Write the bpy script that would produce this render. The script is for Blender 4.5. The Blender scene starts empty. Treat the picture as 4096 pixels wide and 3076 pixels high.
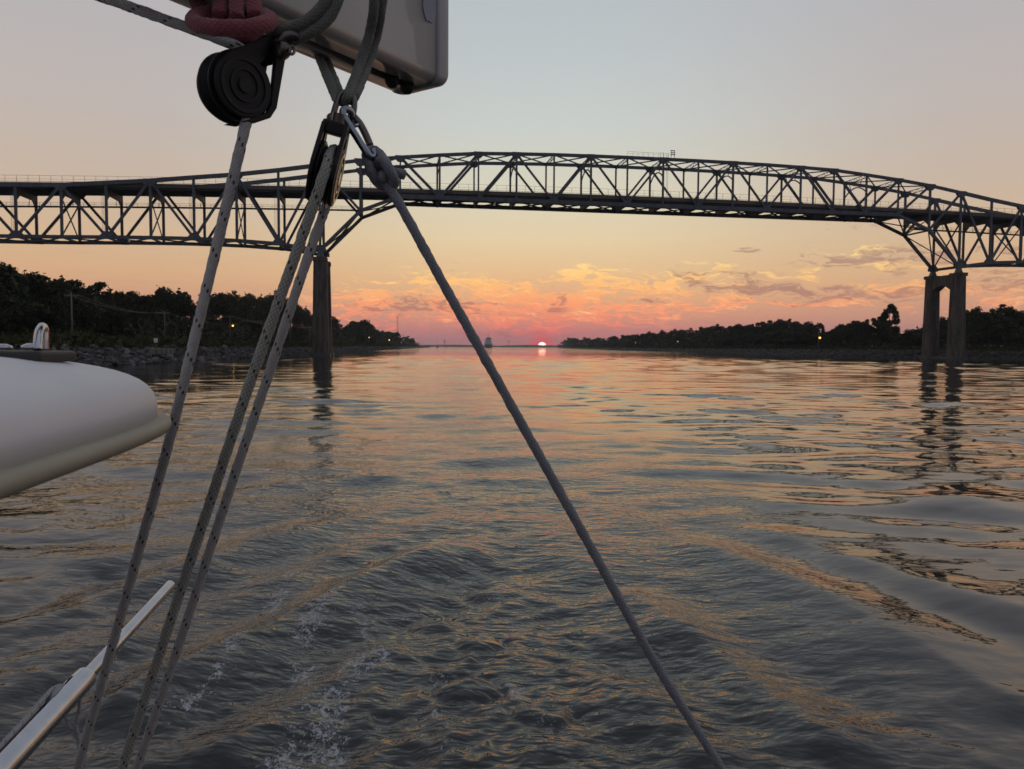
import bpy, math, random
import numpy as np
from mathutils import Vector, Matrix

R = math.radians
rnd = random.Random(7)
scene = bpy.context.scene
COL = scene.collection

# ------------------------------------------------------------------ camera
F_PX, PITCH, ROLL, CAM_H = 3012.0, 0.05003, 0.0061, 2.75
cam_d = bpy.data.cameras.new('camera')
cam = bpy.data.objects.new('camera', cam_d)
COL.objects.link(cam)
_f = Vector((0, math.cos(PITCH), -math.sin(PITCH)))
_u0 = Vector((0, math.sin(PITCH), math.cos(PITCH)))
_r0 = Vector((1, 0, 0))
CR = _r0 * math.cos(ROLL) + _u0 * math.sin(ROLL)
CU = _u0 * math.cos(ROLL) - _r0 * math.sin(ROLL)
CF = _f
cam.matrix_world = Matrix(((CR.x, CU.x, -CF.x, 0), (CR.y, CU.y, -CF.y, 0), (CR.z, CU.z, -CF.z, CAM_H), (0, 0, 0, 1)))
cam_d.sensor_fit = 'HORIZONTAL'
cam_d.sensor_width = 36.0
cam_d.lens = 36.0 * F_PX / 4096.0
cam_d.clip_start = 0.02
cam_d.clip_end = 20000
cam_d.dof.use_dof = True
cam_d.dof.focus_distance = 1.7
cam_d.dof.aperture_fstop = cam_d.lens / 1.4        # a phone lens: an opening of about 1.4 mm
scene.camera = cam
scene.render.resolution_x, scene.render.resolution_y = 1024, 769


def at(px, py, depth):
    """world point seen at photo pixel (px, py) lying `depth` metres ahead"""
    d = CF + CR * ((px - 2048) / F_PX) - CU * ((py - 1538) / F_PX)
    return Vector((0, 0, CAM_H)) + d * depth


def az_el(px, py):
    d = (at(px, py, 1.0) - Vector((0, 0, CAM_H))).normalized()
    return math.degrees(math.atan2(d.x, d.y)), math.degrees(math.asin(d.z))


def hor(px):
    return 1387.2 + ROLL * (px - 2048)


# ------------------------------------------------------------------ render settings
scene.render.engine = 'CYCLES'
cy = scene.cycles
cy.use_denoising = True
try:
    cy.denoiser = 'OPENIMAGEDENOISE'
    cy.denoising_input_passes = 'RGB_ALBEDO_NORMAL'
except Exception:
    pass
cy.max_bounces = 6
cy.diffuse_bounces = 2
cy.glossy_bounces = 3
cy.transmission_bounces = 2
cy.transparent_max_bounces = 4
cy.volume_bounces = 0
cy.sample_clamp_indirect = 4
vs = scene.view_settings
vs.view_transform = 'Standard'
vs.look = 'None'
vs.exposure = 0.0
vs.gamma = 1.0
vs.use_curve_mapping = False


# ------------------------------------------------------------------ node helpers
def lin(c):
    out = []
    for v in c[:3]:
        v = v / 255.0
        out.append(v / 12.92 if v <= 0.04045 else ((v + 0.055) / 1.055) ** 2.4)
    return (out[0], out[1], out[2], 1.0)


class NT:
    def __init__(s, tree):
        s.t = tree
        s.n = tree.nodes
        s.l = tree.links

    def new(s, kind, **kw):
        n = s.n.new(kind)
        for k, v in kw.items():
            setattr(n, k, v)
        return n

    def put(s, sock, v):
        if isinstance(v, bpy.types.NodeSocket):
            s.l.new(v, sock)
        elif v is not None:
            sock.default_value = v

    def m(s, op, a, b=None, c=None, clamp=False):
        n = s.n.new('ShaderNodeMath')
        n.operation = op
        n.use_clamp = clamp
        for i, v in enumerate((a, b, c)):
            if v is not None:
                s.put(n.inputs[i], v)
        return n.outputs[0]

    def mix(s, fac, a, b, blend='MIX'):
        n = s.n.new('ShaderNodeMix')
        n.data_type = 'RGBA'
        n.blend_type = blend
        s.put(n.inputs[0], fac)
        s.put(n.inputs[6], a)
        s.put(n.inputs[7], b)
        return n.outputs[2]

    def ramp(s, fac, stops, interp='LINEAR'):
        n = s.n.new('ShaderNodeValToRGB')
        n.color_ramp.interpolation = interp
        e = n.color_ramp.elements
        while len(e) < len(stops):
            e.new(0.5)
        for i, (p, c) in enumerate(stops):
            e[i].position = p
            e[i].color = c
        s.put(n.inputs[0], fac)
        return n.outputs[0]

    def smooth(s, v, a, b):
        n = s.n.new('ShaderNodeMapRange')
        n.interpolation_type = 'SMOOTHSTEP'
        s.put(n.inputs[0], v)
        n.inputs[1].default_value = a
        n.inputs[2].default_value = b
        return n.outputs[0]

    def noise(s, vec, scale, detail=4, rough=0.55, dist=0.0, dims='3D'):
        n = s.n.new('ShaderNodeTexNoise')
        n.noise_dimensions = dims
        s.put(n.inputs['Vector'], vec)
        n.inputs['Scale'].default_value = scale
        n.inputs['Detail'].default_value = detail
        n.inputs['Roughness'].default_value = rough
        n.inputs['Distortion'].default_value = dist
        return n.outputs[0]

    def xyz(s, x, y, z):
        n = s.n.new('ShaderNodeCombineXYZ')
        for i, v in enumerate((x, y, z)):
            s.put(n.inputs[i], v)
        return n.outputs[0]

    def vmul(s, vec, v):
        n = s.n.new('ShaderNodeVectorMath')
        n.operation = 'MULTIPLY'
        s.put(n.inputs[0], vec)
        n.inputs[1].default_value = v
        return n.outputs[0]


# ------------------------------------------------------------------ sky
SUN_AZ, SUN_EL = az_el(2168, 1385)
world = bpy.data.worlds.new('World')
scene.world = world
world.use_nodes = True
world.node_tree.nodes.clear()
world.cycles.sampling_method = 'MANUAL'
world.cycles.sample_map_resolution = 512
W = NT(world.node_tree)
tc = W.new('ShaderNodeTexCoord')
sep = W.new('ShaderNodeSeparateXYZ')
W.l.new(tc.outputs['Generated'], sep.inputs[0])
dx, dy, dz = sep.outputs
el = W.m('MULTIPLY', W.m('ARCSINE', W.m('MINIMUM', W.m('MAXIMUM', dz, -1.0), 1.0)), 57.29578)
az = W.m('MULTIPLY', W.m('ARCTAN2', dx, dy), 57.29578)
daz = W.m('SUBTRACT', az, SUN_AZ)
adaz = W.m('ABSOLUTE', daz)


def sky_ramp(stops):
    # elevation -4 .. 90 on a square-root scale so the low sky has room
    fac = W.m('SQRT', W.m('DIVIDE', W.m('ADD', W.m('MAXIMUM', el, -4.0), 4.0), 94.0))
    return W.ramp(fac, [(math.sqrt((e + 4) / 94.0), lin(c)) for e, c in stops])


zen = (150, 156, 169)
r_sun = sky_ramp([(-4, (150, 112, 114)), (0, (180, 120, 125)), (1.2, (196, 126, 122)), (2.2, (212, 146, 123)), (3.5, (222, 168, 128)),
                  (5.5, (226, 188, 142)), (8, (224, 203, 164)), (11, (213, 206, 182)), (16, (197, 202, 197)), (21, (186, 193, 195)),
                  (27, (177, 184, 189)), (45, (168, 174, 184)), (90, zen)])
r_side = sky_ramp([(-4, (118, 104, 110)), (0, (160, 126, 128)), (1.5, (186, 136, 124)), (3, (204, 152, 124)), (5, (212, 170, 132)),
                   (7.5, (207, 178, 146)), (11, (196, 177, 160)), (16, (187, 178, 173)), (22, (179, 175, 177)), (27, (174, 172, 177)),
                   (45, (160, 163, 174)), (90, zen)])
r_back = sky_ramp([(-4, (96, 96, 108)), (0, (112, 112, 126)), (3, (128, 120, 134)), (7, (142, 130, 140)), (12, (138, 134, 146)),
                   (25, (134, 137, 150)), (50, (140, 146, 160)), (90, zen)])
side_f = W.smooth(adaz, 2.0, 30.0)
back_f = W.smooth(adaz, 45.0, 130.0)
base = W.mix(back_f, W.mix(side_f, r_sun, r_side), r_back)

# clouds: soft streaks built in azimuth / elevation, warped by noise
wv = W.xyz(W.m('MULTIPLY', az, 0.22), W.m('MULTIPLY', el, 0.6), 0.0)
n_w1 = W.m('SUBTRACT', W.noise(wv, 1.2, 3, 0.6), 0.5)
wv2 = W.xyz(W.m('ADD', W.m('MULTIPLY', az, 0.22), 11.3), W.m('MULTIPLY', el, 0.6), 3.0)
n_w2 = W.m('SUBTRACT', W.noise(wv2, 1.2, 3, 0.6), 0.5)
caz = W.m('ADD', az, W.m('MULTIPLY', n_w1, 4.0))
cel = W.m('ADD', el, W.m('MULTIPLY', n_w2, 1.5))
shear = W.m('ADD', cel, W.m('MULTIPLY', caz, 0.05))
n_st = W.noise(W.xyz(W.m('MULTIPLY', caz, 0.24), W.m('MULTIPLY', shear, 1.0), 1.7), 1.2, 3, 0.6, 0.6)
n_fi = W.noise(W.xyz(W.m('MULTIPLY', caz, 0.62), W.m('MULTIPLY', shear, 2.6), 4.4), 1.25, 5, 0.62, 1.1)
n_st2 = W.noise(W.xyz(W.m('MULTIPLY', caz, 0.36), W.m('MULTIPLY', shear, 1.3), 8.2), 1.2, 5, 0.6, 0.9)


def blob(px, py, sx, sy, tilt=0.0):
    a0, e0 = az_el(px, py)
    sa, se = sx / 52.0, sy / 52.6
    u = W.m('SUBTRACT', caz, a0)
    v = W.m('SUBTRACT', W.m('SUBTRACT', cel, e0), W.m('MULTIPLY', u, tilt))
    q = W.m('ADD', W.m('POWER', W.m('ABSOLUTE', W.m('DIVIDE', u, sa)), 2.0), W.m('POWER', W.m('ABSOLUTE', W.m('DIVIDE', v, se)), 2.0))
    return W.m('EXPONENT', W.m('MULTIPLY', q, -1.0))


def total(lst):
    s = None
    for a in lst:
        b = blob(*a[:5])
        if a[5] != 1.0:
            b = W.m('MULTIPLY', b, a[5])
        s = b if s is None else W.m('ADD', s, b)
    return s


lit = total([(1700, 1230, 330, 36, 0.02, 0.65), (2050, 1235, 260, 44, -0.03, 0.7), (2500, 1250, 260, 40, 0.0, 0.8), (2080, 1308, 420, 18, 0, 0.6), (1480, 1280, 260, 40, 0.03, 0.6), (1560, 1180, 260, 60, 0.05, 1.0), (1900, 1140, 230, 40, -0.10, 1.5), (2330, 1090, 130, 24, 0.02, 2.0), (2350, 1115, 90, 20, 0, 0.8),
             (2180, 1225, 130, 50, 0.0, 1.6), (2400, 1190, 260, 60, 0.10, 1.0), (1950, 1265, 420, 46, -0.02, 0.75), (2260, 1285, 300, 28, -0.05, 0.85),
             (2820, 1110, 160, 50, 0, 0.9), (2750, 1220, 200, 34, 0, 0.9), (3200, 1205, 330, 18, -0.06, 1.25), (3500, 1075, 300, 30, 0.02, 0.9),
             (3420, 1005, 160, 20, 0, 0.7), (3700, 1150, 300, 40, 0, 0.7), (4000, 1180, 300, 60, 0, 0.5), (2560, 1160, 160, 40, 0.1, 0.8)])
shade = total([(1640, 1205, 230, 30, -0.02, 0.6), (2240, 1210, 46, 30, 0, 1.9), (2880, 1120, 130, 34, -0.10, 1.5), (3010, 1160, 150, 22, 0, 1.2),
               (3330, 1185, 260, 24, 0, 1.3), (3480, 1030, 220, 28, 0, 1.1), (3800, 1040, 260, 40, 0, 0.8), (2970, 1005, 46, 14, 0, 0.8),
               (3380, 920, 120, 14, 0, 0.7), (1800, 1240, 340, 34, 0, 0.6), (2050, 1330, 420, 24, 0, 0.4), (3900, 1130, 280, 34, 0, 0.8), (2600, 1200, 100, 20, 0, 0.6)])
def cover(mask, na, nb, lo, hi):
    mask = W.m('MINIMUM', mask, 1.15)
    q = W.m('ADD', W.m('MULTIPLY', mask, 0.40), W.m('ADD', W.m('MULTIPLY', W.m('SUBTRACT', na, 0.5), 2.6), W.m('MULTIPLY', W.m('SUBTRACT', nb, 0.5), 2.2)))
    return W.m('MULTIPLY', W.smooth(q, lo, hi), W.smooth(mask, 0.08, 0.45))


lit_f = W.m('MULTIPLY', cover(lit, n_st, n_fi, 0.17, 0.60), 0.97)
sh_f = W.m('MULTIPLY', cover(shade, n_st2, n_fi, 0.14, 0.62), 0.74)
# cloud light turns from yellow-white aloft through orange to rose near the horizon
litc = W.ramp(W.m('DIVIDE', el, 10.0), [(0.0, lin((222, 116, 114))), (0.16, lin((240, 134, 114))), (0.32, lin((252, 160, 114))), (0.5, lin((255, 196, 122))), (0.62, lin((255, 218, 142))), (1.0, lin((240, 205, 160)))])
litc = W.mix(W.m('MULTIPLY', W.m('MULTIPLY', W.smooth(n_fi, 0.50, 0.72), W.smooth(n_st, 0.42, 0.62)), W.smooth(el, 1.0, 2.6)), litc, lin((255, 214, 146)))
shc = W.ramp(W.m('DIVIDE', el, 10.0), [(0.0, lin((166, 106, 110))), (0.3, lin((164, 112, 106))), (0.55, lin((164, 126, 114))), (1.0, lin((180, 155, 138)))])
side_dim = W.m('SUBTRACT', 1.0, W.m('MULTIPLY', W.smooth(adaz, 10.0, 40.0), 0.5))
c1 = W.mix(W.m('MULTIPLY', lit_f, side_dim), base, litc)
c2 = W.mix(sh_f, c1, shc)
# thin wisps elsewhere low in the sky, all the way round
wisp = W.m('MULTIPLY', W.smooth(n_st2, 0.56, 0.78), W.m('MULTIPLY', W.m('MULTIPLY', W.smooth(el, 0.2, 2.0), W.m('SUBTRACT', 1.0, W.smooth(el, 5.0, 9.0))), W.m('SUBTRACT', 1.0, W.smooth(adaz, 40.0, 58.0))))
c3 = W.mix(W.m('MULTIPLY', wisp, 0.22), c2, shc)
# the sun: a half-risen disc with a red aureole
d2 = W.m('ADD', W.m('POWER', W.m('ABSOLUTE', daz), 2.0), W.m('POWER', W.m('ABSOLUTE', W.m('SUBTRACT', el, SUN_EL)), 2.0))
dist = W.m('SQRT', d2)
halo = W.m('EXPONENT', W.m('MULTIPLY', d2, -1.0 / (0.8 ** 2)))
halo2 = W.m('EXPONENT', W.m('MULTIPLY', d2, -1.0 / (4.5 ** 2)))
c4 = W.mix(W.m('MULTIPLY', halo2, 0.14), c3, lin((236, 84, 92)))
c5 = W.mix(W.m('MULTIPLY', halo, 0.95), c4, lin((250, 60, 74)))
disc = W.m('SUBTRACT', 1.0, W.smooth(dist, 0.285, 0.345))
sunc = W.new('ShaderNodeRGB')
sunc.outputs[0].default_value = (3.0, 1.75, 1.55, 1)
c6 = W.mix(disc, c5, sunc.outputs[0])
bg_a = W.new('ShaderNodeBackground')
W.put(bg_a.inputs[0], c6)
bg_a.inputs[1].default_value = 1.05
bg_p = W.new('ShaderNodeBackground')
W.put(bg_p.inputs[0], base)
bg_p.inputs[1].default_value = 1.05
zone = W.m('MULTIPLY', W.m('MULTIPLY', W.m('GREATER_THAN', el, -1.5), W.m('LESS_THAN', el, 13.0)), W.m('LESS_THAN', adaz, 60.0))
mixw = W.new('ShaderNodeMixShader')
W.put(mixw.inputs[0], zone)
W.l.new(bg_p.outputs[0], mixw.inputs[1])
W.l.new(bg_a.outputs[0], mixw.inputs[2])
sky = W.new('ShaderNodeTexSky')
sky.sky_type = 'NISHITA'
sky.sun_disc = False
sky.sun_elevation = R(0.3)
sky.sun_rotation = R(SUN_AZ)
sky.dust_density = 2.0
bg_b = W.new('ShaderNodeBackground')
W.l.new(sky.outputs[0], bg_b.inputs[0])
bg_b.inputs[1].default_value = 0.004
addw = W.new('ShaderNodeAddShader')
W.l.new(mixw.outputs[0], addw.inputs[0])
W.l.new(bg_b.outputs[0], addw.inputs[1])
outw = W.new('ShaderNodeOutputWorld')
W.l.new(addw.outputs[0], outw.inputs[0])

# the low sun
sun_d = bpy.data.lights.new('sun', 'SUN')
sun_d.energy = 0.0002
sun_d.angle = R(0.6)
sun_d.color = (1.0, 0.42, 0.22)
sun_o = bpy.data.objects.new('sun', sun_d)
COL.objects.link(sun_o)
_sd = Vector((math.sin(R(SUN_AZ)) * math.cos(R(0.3)), math.cos(R(SUN_AZ)) * math.cos(R(0.3)), math.sin(R(0.3))))
sun_o.rotation_euler = _sd.to_track_quat('Z', 'Y').to_euler()

# ------------------------------------------------------------------ materials
MAT = {}


def mat(name, col, rough=0.6, metal=0.0, col2=None, scale=3.0, bump=0.0, bscale=40.0, spec=0.5, coat=0.0, detail=5, coords='Object', thr=None, vs=None):
    if name in MAT:
        return MAT[name]
    m = bpy.data.materials.new(name)
    m.use_nodes = True
    t = NT(m.node_tree)
    b = m.node_tree.nodes['Principled BSDF']
    tcn = t.new('ShaderNodeTexCoord')
    v = tcn.outputs[coords]
    if vs:
        v = t.vmul(v, vs)
    nz = t.noise(v, scale, detail, 0.6)
    c2 = col2 or tuple(x * 0.7 for x in col)
    if thr:
        nz = t.smooth(nz, thr[0], thr[1])
    t.put(b.inputs['Base Color'], t.mix(nz, (*col, 1), (*c2, 1)))
    t.put(b.inputs['Roughness'], t.m('ADD', rough - 0.06, t.m('MULTIPLY', nz, 0.12)))
    b.inputs['Metallic'].default_value = metal
    b.inputs['Specular IOR Level'].default_value = spec
    b.inputs['Coat Weight'].default_value = coat
    if bump:
        bn = t.new('ShaderNodeBump')
        bn.inputs['Strength'].default_value = bump
        bn.inputs['Distance'].default_value = 0.02
        t.put(bn.inputs['Height'], t.noise(v, bscale, 4, 0.6))
        t.l.new(bn.outputs[0], b.inputs['Normal'])
    MAT[name] = m
    return m


def emit_mat(name, col, strength):
    m = bpy.data.materials.new(name)
    m.use_nodes = True
    b = m.node_tree.nodes['Principled BSDF']
    b.inputs['Base Color'].default_value = (*col, 1)
    b.inputs['Emission Color'].default_value = (*col, 1)
    b.inputs['Emission Strength'].default_value = strength
    MAT[name] = m
    return m


# ------------------------------------------------------------------ object helpers
def tag(o, label=None, cat=None, group=None, kind=None):
    if label:
        o['label'] = label
    if cat:
        o['category'] = cat
    if group:
        o['group'] = group
    if kind:
        o['kind'] = kind
    return o


def mesh_obj(name, verts, faces, m, parent=None, smooth=False):
    me = bpy.data.meshes.new(name)
    me.from_pydata([tuple(v) for v in verts], [], faces)
    if smooth:
        me.polygons.foreach_set('use_smooth', [True] * len(me.polygons))
    me.materials.append(m)
    me.update()
    return link(name, me, parent)


def link(name, me, parent=None):
    o = bpy.data.objects.new(name, me)
    COL.objects.link(o)
    if parent is not None:
        o.parent = parent
        o.matrix_parent_inverse = Matrix.Identity(4) if parent.matrix_basis == Matrix.Identity(4) else parent.matrix_basis.inverted()
    return o


def empty(name, loc=(0, 0, 0)):
    o = bpy.data.objects.new(name, None)
    COL.objects.link(o)
    o.location = loc
    o.empty_display_size = 0.1
    return o


class MB:
    """collects simple solids; build() links them as one mesh object"""

    def __init__(s):
        s.v = []
        s.f = []

    def add(s, vs, fs):
        k = len(s.v)
        s.v += [Vector(v) for v in vs]
        s.f += [tuple(i + k for i in f) for f in fs]
        return s

    def box(s, c, size, rz=0.0):
        cx, cy_, cz = c
        a, b, d = size[0] / 2, size[1] / 2, size[2] / 2
        ca, sa = math.cos(rz), math.sin(rz)
        vs = []
        for z in (-d, d):
            for (x, y) in ((-a, -b), (a, -b), (a, b), (-a, b)):
                vs.append((cx + x * ca - y * sa, cy_ + x * sa + y * ca, cz + z))
        return s.add(vs, [(3, 2, 1, 0), (4, 5, 6, 7), (0, 1, 5, 4), (1, 2, 6, 5), (2, 3, 7, 6), (3, 0, 4, 7)])

    def beam(s, a, b, w, h, up=(0, 0, 1)):
        a, b = Vector(a), Vector(b)
        d = (b - a).normalized()
        upv = Vector(up)
        side = d.cross(upv)
        if side.length < 1e-5:
            side = d.cross(Vector((0, 1, 0)))
        side.normalize()
        u = side.cross(d).normalized()
        vs = []
        for p in (a, b):
            for (x, y) in ((-1, -1), (1, -1), (1, 1), (-1, 1)):
                vs.append(p + side * (x * w / 2) + u * (y * h / 2))
        return s.add(vs, [(3, 2, 1, 0), (4, 5, 6, 7), (0, 1, 5, 4), (1, 2, 6, 5), (2, 3, 7, 6), (3, 0, 4, 7)])

    def tube(s, pts, rad, n=10, cap=True):
        pts = [Vector(p) for p in pts]
        rads = rad if isinstance(rad, (list, tuple)) else [rad] * len(pts)
        k = len(s.v)
        ref = None
        for i, p in enumerate(pts):
            d = (pts[min(i + 1, len(pts) - 1)] - pts[max(i - 1, 0)]).normalized()
            if ref is None:
                ref = d.orthogonal().normalized()
            ref = (ref - d * ref.dot(d)).normalized()
            o2 = d.cross(ref)
            for j in range(n):
                a = 2 * math.pi * j / n
                s.v.append(p + (ref * math.cos(a) + o2 * math.sin(a)) * rads[i])
        for i in range(len(pts) - 1):
            for j in range(n):
                a = k + i * n + j
                b = k + i * n + (j + 1) % n
                s.f.append((a, b, b + n, a + n))
        if cap:
            s.f.append(tuple(k + j for j in range(n))[::-1])
            s.f.append(tuple(k + (len(pts) - 1) * n + j for j in range(n)))
        return s

    def prism(s, poly, ax, ay, az_, o, t0, t1):
        """poly in local (x, y), extruded along az_ from t0 to t1"""
        n = len(poly)
        vs = [o + ax * x + ay * y + az_ * t0 for x, y in poly] + [o + ax * x + ay * y + az_ * t1 for x, y in poly]
        fs = [tuple(range(n))[::-1], tuple(range(n, 2 * n))] + [(i, (i + 1) % n, (i + 1) % n + n, i + n) for i in range(n)]
        return s.add(vs, fs)

    def build(s, name, m, parent=None, smooth=False):
        return mesh_obj(name, s.v, s.f, m, parent, smooth)


def spline(pts, n=8):
    """Catmull-Rom through points"""
    P = [Vector(p) for p in pts]
    P = [P[0] * 2 - P[1]] + P + [P[-1] * 2 - P[-2]]
    out = []
    for i in range(1, len(P) - 2):
        for k in range(n):
            t = k / n
            a, b, c, d = P[i - 1], P[i], P[i + 1], P[i + 2]
            out.append(0.5 * ((2 * b) + (c - a) * t + (2 * a - 5 * b + 4 * c - d) * t * t + (3 * b - a - 3 * c + d) * t ** 3))
    out.append(P[-2])
    return out


def bevel(o, w=0.002, seg=2):
    md = o.modifiers.new('bevel', 'BEVEL')
    md.width = w
    md.segments = seg
    md.limit_method = 'ANGLE'
    return o



# ------------------------------------------------------------------ water
def smoothstep(a, b, x):
    t = np.clip((x - a) / (b - a), 0, 1)
    return t * t * (3 - 2 * t)


def waves(x, y, specs):
    out = np.zeros_like(x)
    for kx, ky, a, ph in specs:
        out += (a * np.sin(kx * x + ky * y + ph)).astype(np.float32)
    return out


def spec_set(seed, n, l0, l1, d0, spread, slope):
    r = np.random.RandomState(seed)
    out = []
    for i in range(n):
        lam = l0 * (l1 / l0) ** r.rand()
        th = math.radians(d0) + math.radians(spread) * r.randn()
        k = 2 * math.pi / lam
        a = slope / k * math.sqrt(2.0 / n)
        out.append((k * math.cos(th), k * math.sin(th), a, r.rand() * 6.283))
    return out


def build_water():
    fine = np.arange(-50, 50.001, 0.135)
    lo = np.arange(-180, -50, 2.6)
    hi = np.arange(50 + 1.3, 180, 2.6)
    ang = np.radians(np.concatenate([lo, fine, hi]))
    rr = [0.6]
    while rr[-1] < 420:
        rr.append(rr[-1] * 1.0075)
    while rr[-1] < 5900:
        rr.append(rr[-1] * 1.032)
    rr = np.array(rr)
    A, Q = np.meshgrid(ang, rr)
    x = (np.sin(A) * Q).astype(np.float32)
    y = (np.cos(A) * Q).astype(np.float32)
    q = Q.astype(np.float32)
    near = 1 - smoothstep(260, 410, q)
    xc = (-0.05 - 0.066 * y)                       # the axis of the wake
    xr = x - xc
    fr = (y > 0).astype(np.float32)
    # --- chop inside the wake, calmer outside
    wid = 1.25 + 0.085 * np.maximum(y, 0)
    core = np.exp(-(xr / wid) ** 2) * (1 - smoothstep(14, 60, y)) * np.exp(-np.maximum(y - 4, 0) / 13)
    left_side = smoothstep(0.5, 4.5, -xr)
    right_side = smoothstep(1.0, 4.5, xr)
    calm = smoothstep(5, 20, -xr - 0.04 * y) * smoothstep(8, 25, y)
    res = 0.0075 * q                                # grid step, for fading waves too short for it
    h = np.zeros_like(x)
    def unit(seed, n, l0, l1, d0, sp):
        g = waves(x, y, spec_set(seed, n, l0, l1, d0, sp, 1.0))
        sub = g[(q > 3) & (q < 30)]
        return g / (sub.std() + 1e-6)
    # sharp-crested chop: the folded sum of waves has cusps along its crests
    wx = 0.35 * unit(61, 10, 1.5, 3.5, 45, 90)
    warp = 0.8 + 0.25 * wx
    for seed, n, l0, l1, sl in ((1, 30, 0.9, 2.2, 0.17), (2, 34, 0.38, 0.9, 0.24), (3, 34, 0.17, 0.38, 0.27)):
        f = smoothstep(2.0, 4.0, l0 / res)
        g = unit(seed, n, l0, l1, 90, 55)
        a_ = sl * (l0 * l1) ** 0.5 / 6.283
        h += a_ * (0.62 - np.abs(g)) * core * f * near * np.clip(warp, 0.2, 1.6)
    # patches: a slow random field that makes some spots smooth, some ruffled
    patch = np.clip(0.5 + 0.5 * waves(x, y, spec_set(31, 14, 3.0, 14.0, 80, 60, 0.55)) / 0.6, 0, 1)
    for seed, n, l0, l1, d0, sp, sl in ((10, 34, 0.2, 0.4, 92, 34, 0.115), (11, 34, 0.4, 0.9, 92, 32, 0.085), (12, 34, 0.9, 2.2, 92, 28, 0.062), (13, 26, 2.2, 5.5, 90, 24, 0.032), (14, 30, 4.6, 11.0, 92, 26, 0.055)):
        f = smoothstep(2.0, 4.0, l0 / res)
        e = (0.35 + 0.65 * patch + 0.2 * left_side - (0.5 if l0 < 0.8 else 0.3) * right_side * np.clip(0.35 + 0.65 * patch, 0, 1) * (1 - smoothstep(16, 40, y))) * f * near
        g = waves(x, y, spec_set(seed, n, l0, l1, d0, sp, sl))
        if l0 > 4:
            g = g * (0.1 + 0.9 * smoothstep(40, 120, q))
        if l0 < 0.8:
            g = 0.45 * g - 0.75 * np.abs(g)
        h += g * e * (1 - 0.5 * core) * (1 - 0.6 * calm)
    # ripples riding in the ruffled belt beside the wake
    belt = np.exp(-((np.abs(xr) - wid * 1.35) / (1.15 + 0.06 * np.maximum(y, 0))) ** 2) * (1 - smoothstep(10, 34, y)) * smoothstep(2, 4, y)
    h += waves(x, y, spec_set(41, 30, 0.16, 0.42, 75, 20, 0.15)) * belt * smoothstep(2.2, 4.5, 0.14 / res) * np.where(xr > 0, 1.0, 0.7)
    # --- stern wave crests, folding in towards the axis astern
    def wp(px, py):
        dd = 2.75 * F_PX / (py - hor(px))
        return ((px - 2048) / F_PX * dd, dd)

    def ridge(pts, amp, wn, wf):
        """a crest along a line, steeper on one side; pts run from near to far"""
        best = np.full_like(x, 1e9)
        sd = np.zeros_like(x)
        along = np.zeros_like(x)
        P = [wp(*p) for p in pts]
        tot = len(P) - 1
        for k, ((x0, y0), (x1, y1)) in enumerate(zip(P[:-1], P[1:])):
            vx, vy = x1 - x0, y1 - y0
            ll = vx * vx + vy * vy
            tt = np.clip(((x - x0) * vx + (y - y0) * vy) / ll, 0, 1)
            dx_, dy_ = x - x0 - tt * vx, y - y0 - tt * vy
            d = np.hypot(dx_, dy_)
            m_ = d < best
            best = np.where(m_, d, best)
            sd = np.where(m_, np.sign(vx * dy_ - vy * dx_), sd)
            along = np.where(m_, (k + tt) / tot, along)
        wdt = np.where(sd > 0, wn, wf) * (1 + 0.18 * wx)
        e = np.exp(-(best / wdt) ** 1.5)
        tr = np.exp(-((best - 1.9 * wdt) / wdt) ** 2)
        end = smoothstep(0.0, 0.12, along) * (1 - smoothstep(0.8, 1.0, along))
        return amp * end * (e - 0.35 * tr)
    for pts, amp, wn, wf in (
            ([(250, 3000), (520, 2830), (900, 2640), (1230, 2480), (1500, 2330), (1750, 2230), (1960, 2165)], 0.17, 0.34, 0.55),
            ([(100, 2560), (420, 2420), (800, 2270), (1100, 2150), (1300, 2070)], 0.09, 0.4, 0.6),
            ([(500, 2120), (800, 2040), (1070, 1950), (1250, 1900)], 0.07, 0.5, 0.7),
            ([(700, 3150), (1100, 2900), (1400, 2700), (1650, 2560)], 0.07, 0.25, 0.35),
            ([(4300, 2960), (3950, 2760), (3600, 2560), (3300, 2400), (2950, 2250), (2650, 2160)], 0.085, 0.75, 0.5),
            ([(3500, 3150), (3150, 2860), (2850, 2620), (2600, 2440), (2400, 2330)], 0.085, 0.5, 0.35),
            ([(4300, 2500), (3900, 2400), (3500, 2270), (3150, 2160), (2850, 2085)], 0.035, 0.7, 0.6),
            ([(2900, 3150), (2650, 2900), (2450, 2700)], 0.05, 0.3, 0.3)):
        h += ridge(pts, amp, wn, wf)
    for sgn, nx, ny, lam, amp, ph in ((1, 0.93, 0.36, 1.75, 0.018, 0.6), (-1, 0.88, 0.47, 1.55, 0.020, 2.2)):
        s = sgn * xr
        wob = 0.22 * np.sin(0.7 * y + 1.3 * s + ph)
        phs = 2 * math.pi * (nx * s + ny * y + wob) / lam + ph
        env = smoothstep(0.3, 1.6, s) * (1 - smoothstep(3.2, 7.0, s)) * smoothstep(2.0, 4.0, y) * (1 - smoothstep(9, 19, y))
        h += amp * env * np.cos(phs)
    # --- short-crested waves spreading astern, strongest to the right
    for seed, l0, l1, sp, sl, e in (
            (71, 2.0, 4.2, 22, 0.072, smoothstep(1.5, 6, xr) * (1 - smoothstep(28, 55, xr - 0.2 * y))),
            (72, 1.1, 2.2, 26, 0.06, smoothstep(1.5, 6, xr) * (1 - smoothstep(28, 55, xr - 0.2 * y))),
            (73, 1.6, 3.4, 22, 0.065, smoothstep(1.5, 5, -xr) * (1 - smoothstep(14, 34, -xr))),
            (74, 2.0, 4.0, 26, 0.05, np.exp(-(xr / (2 + 0.12 * y)) ** 2))):
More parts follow.
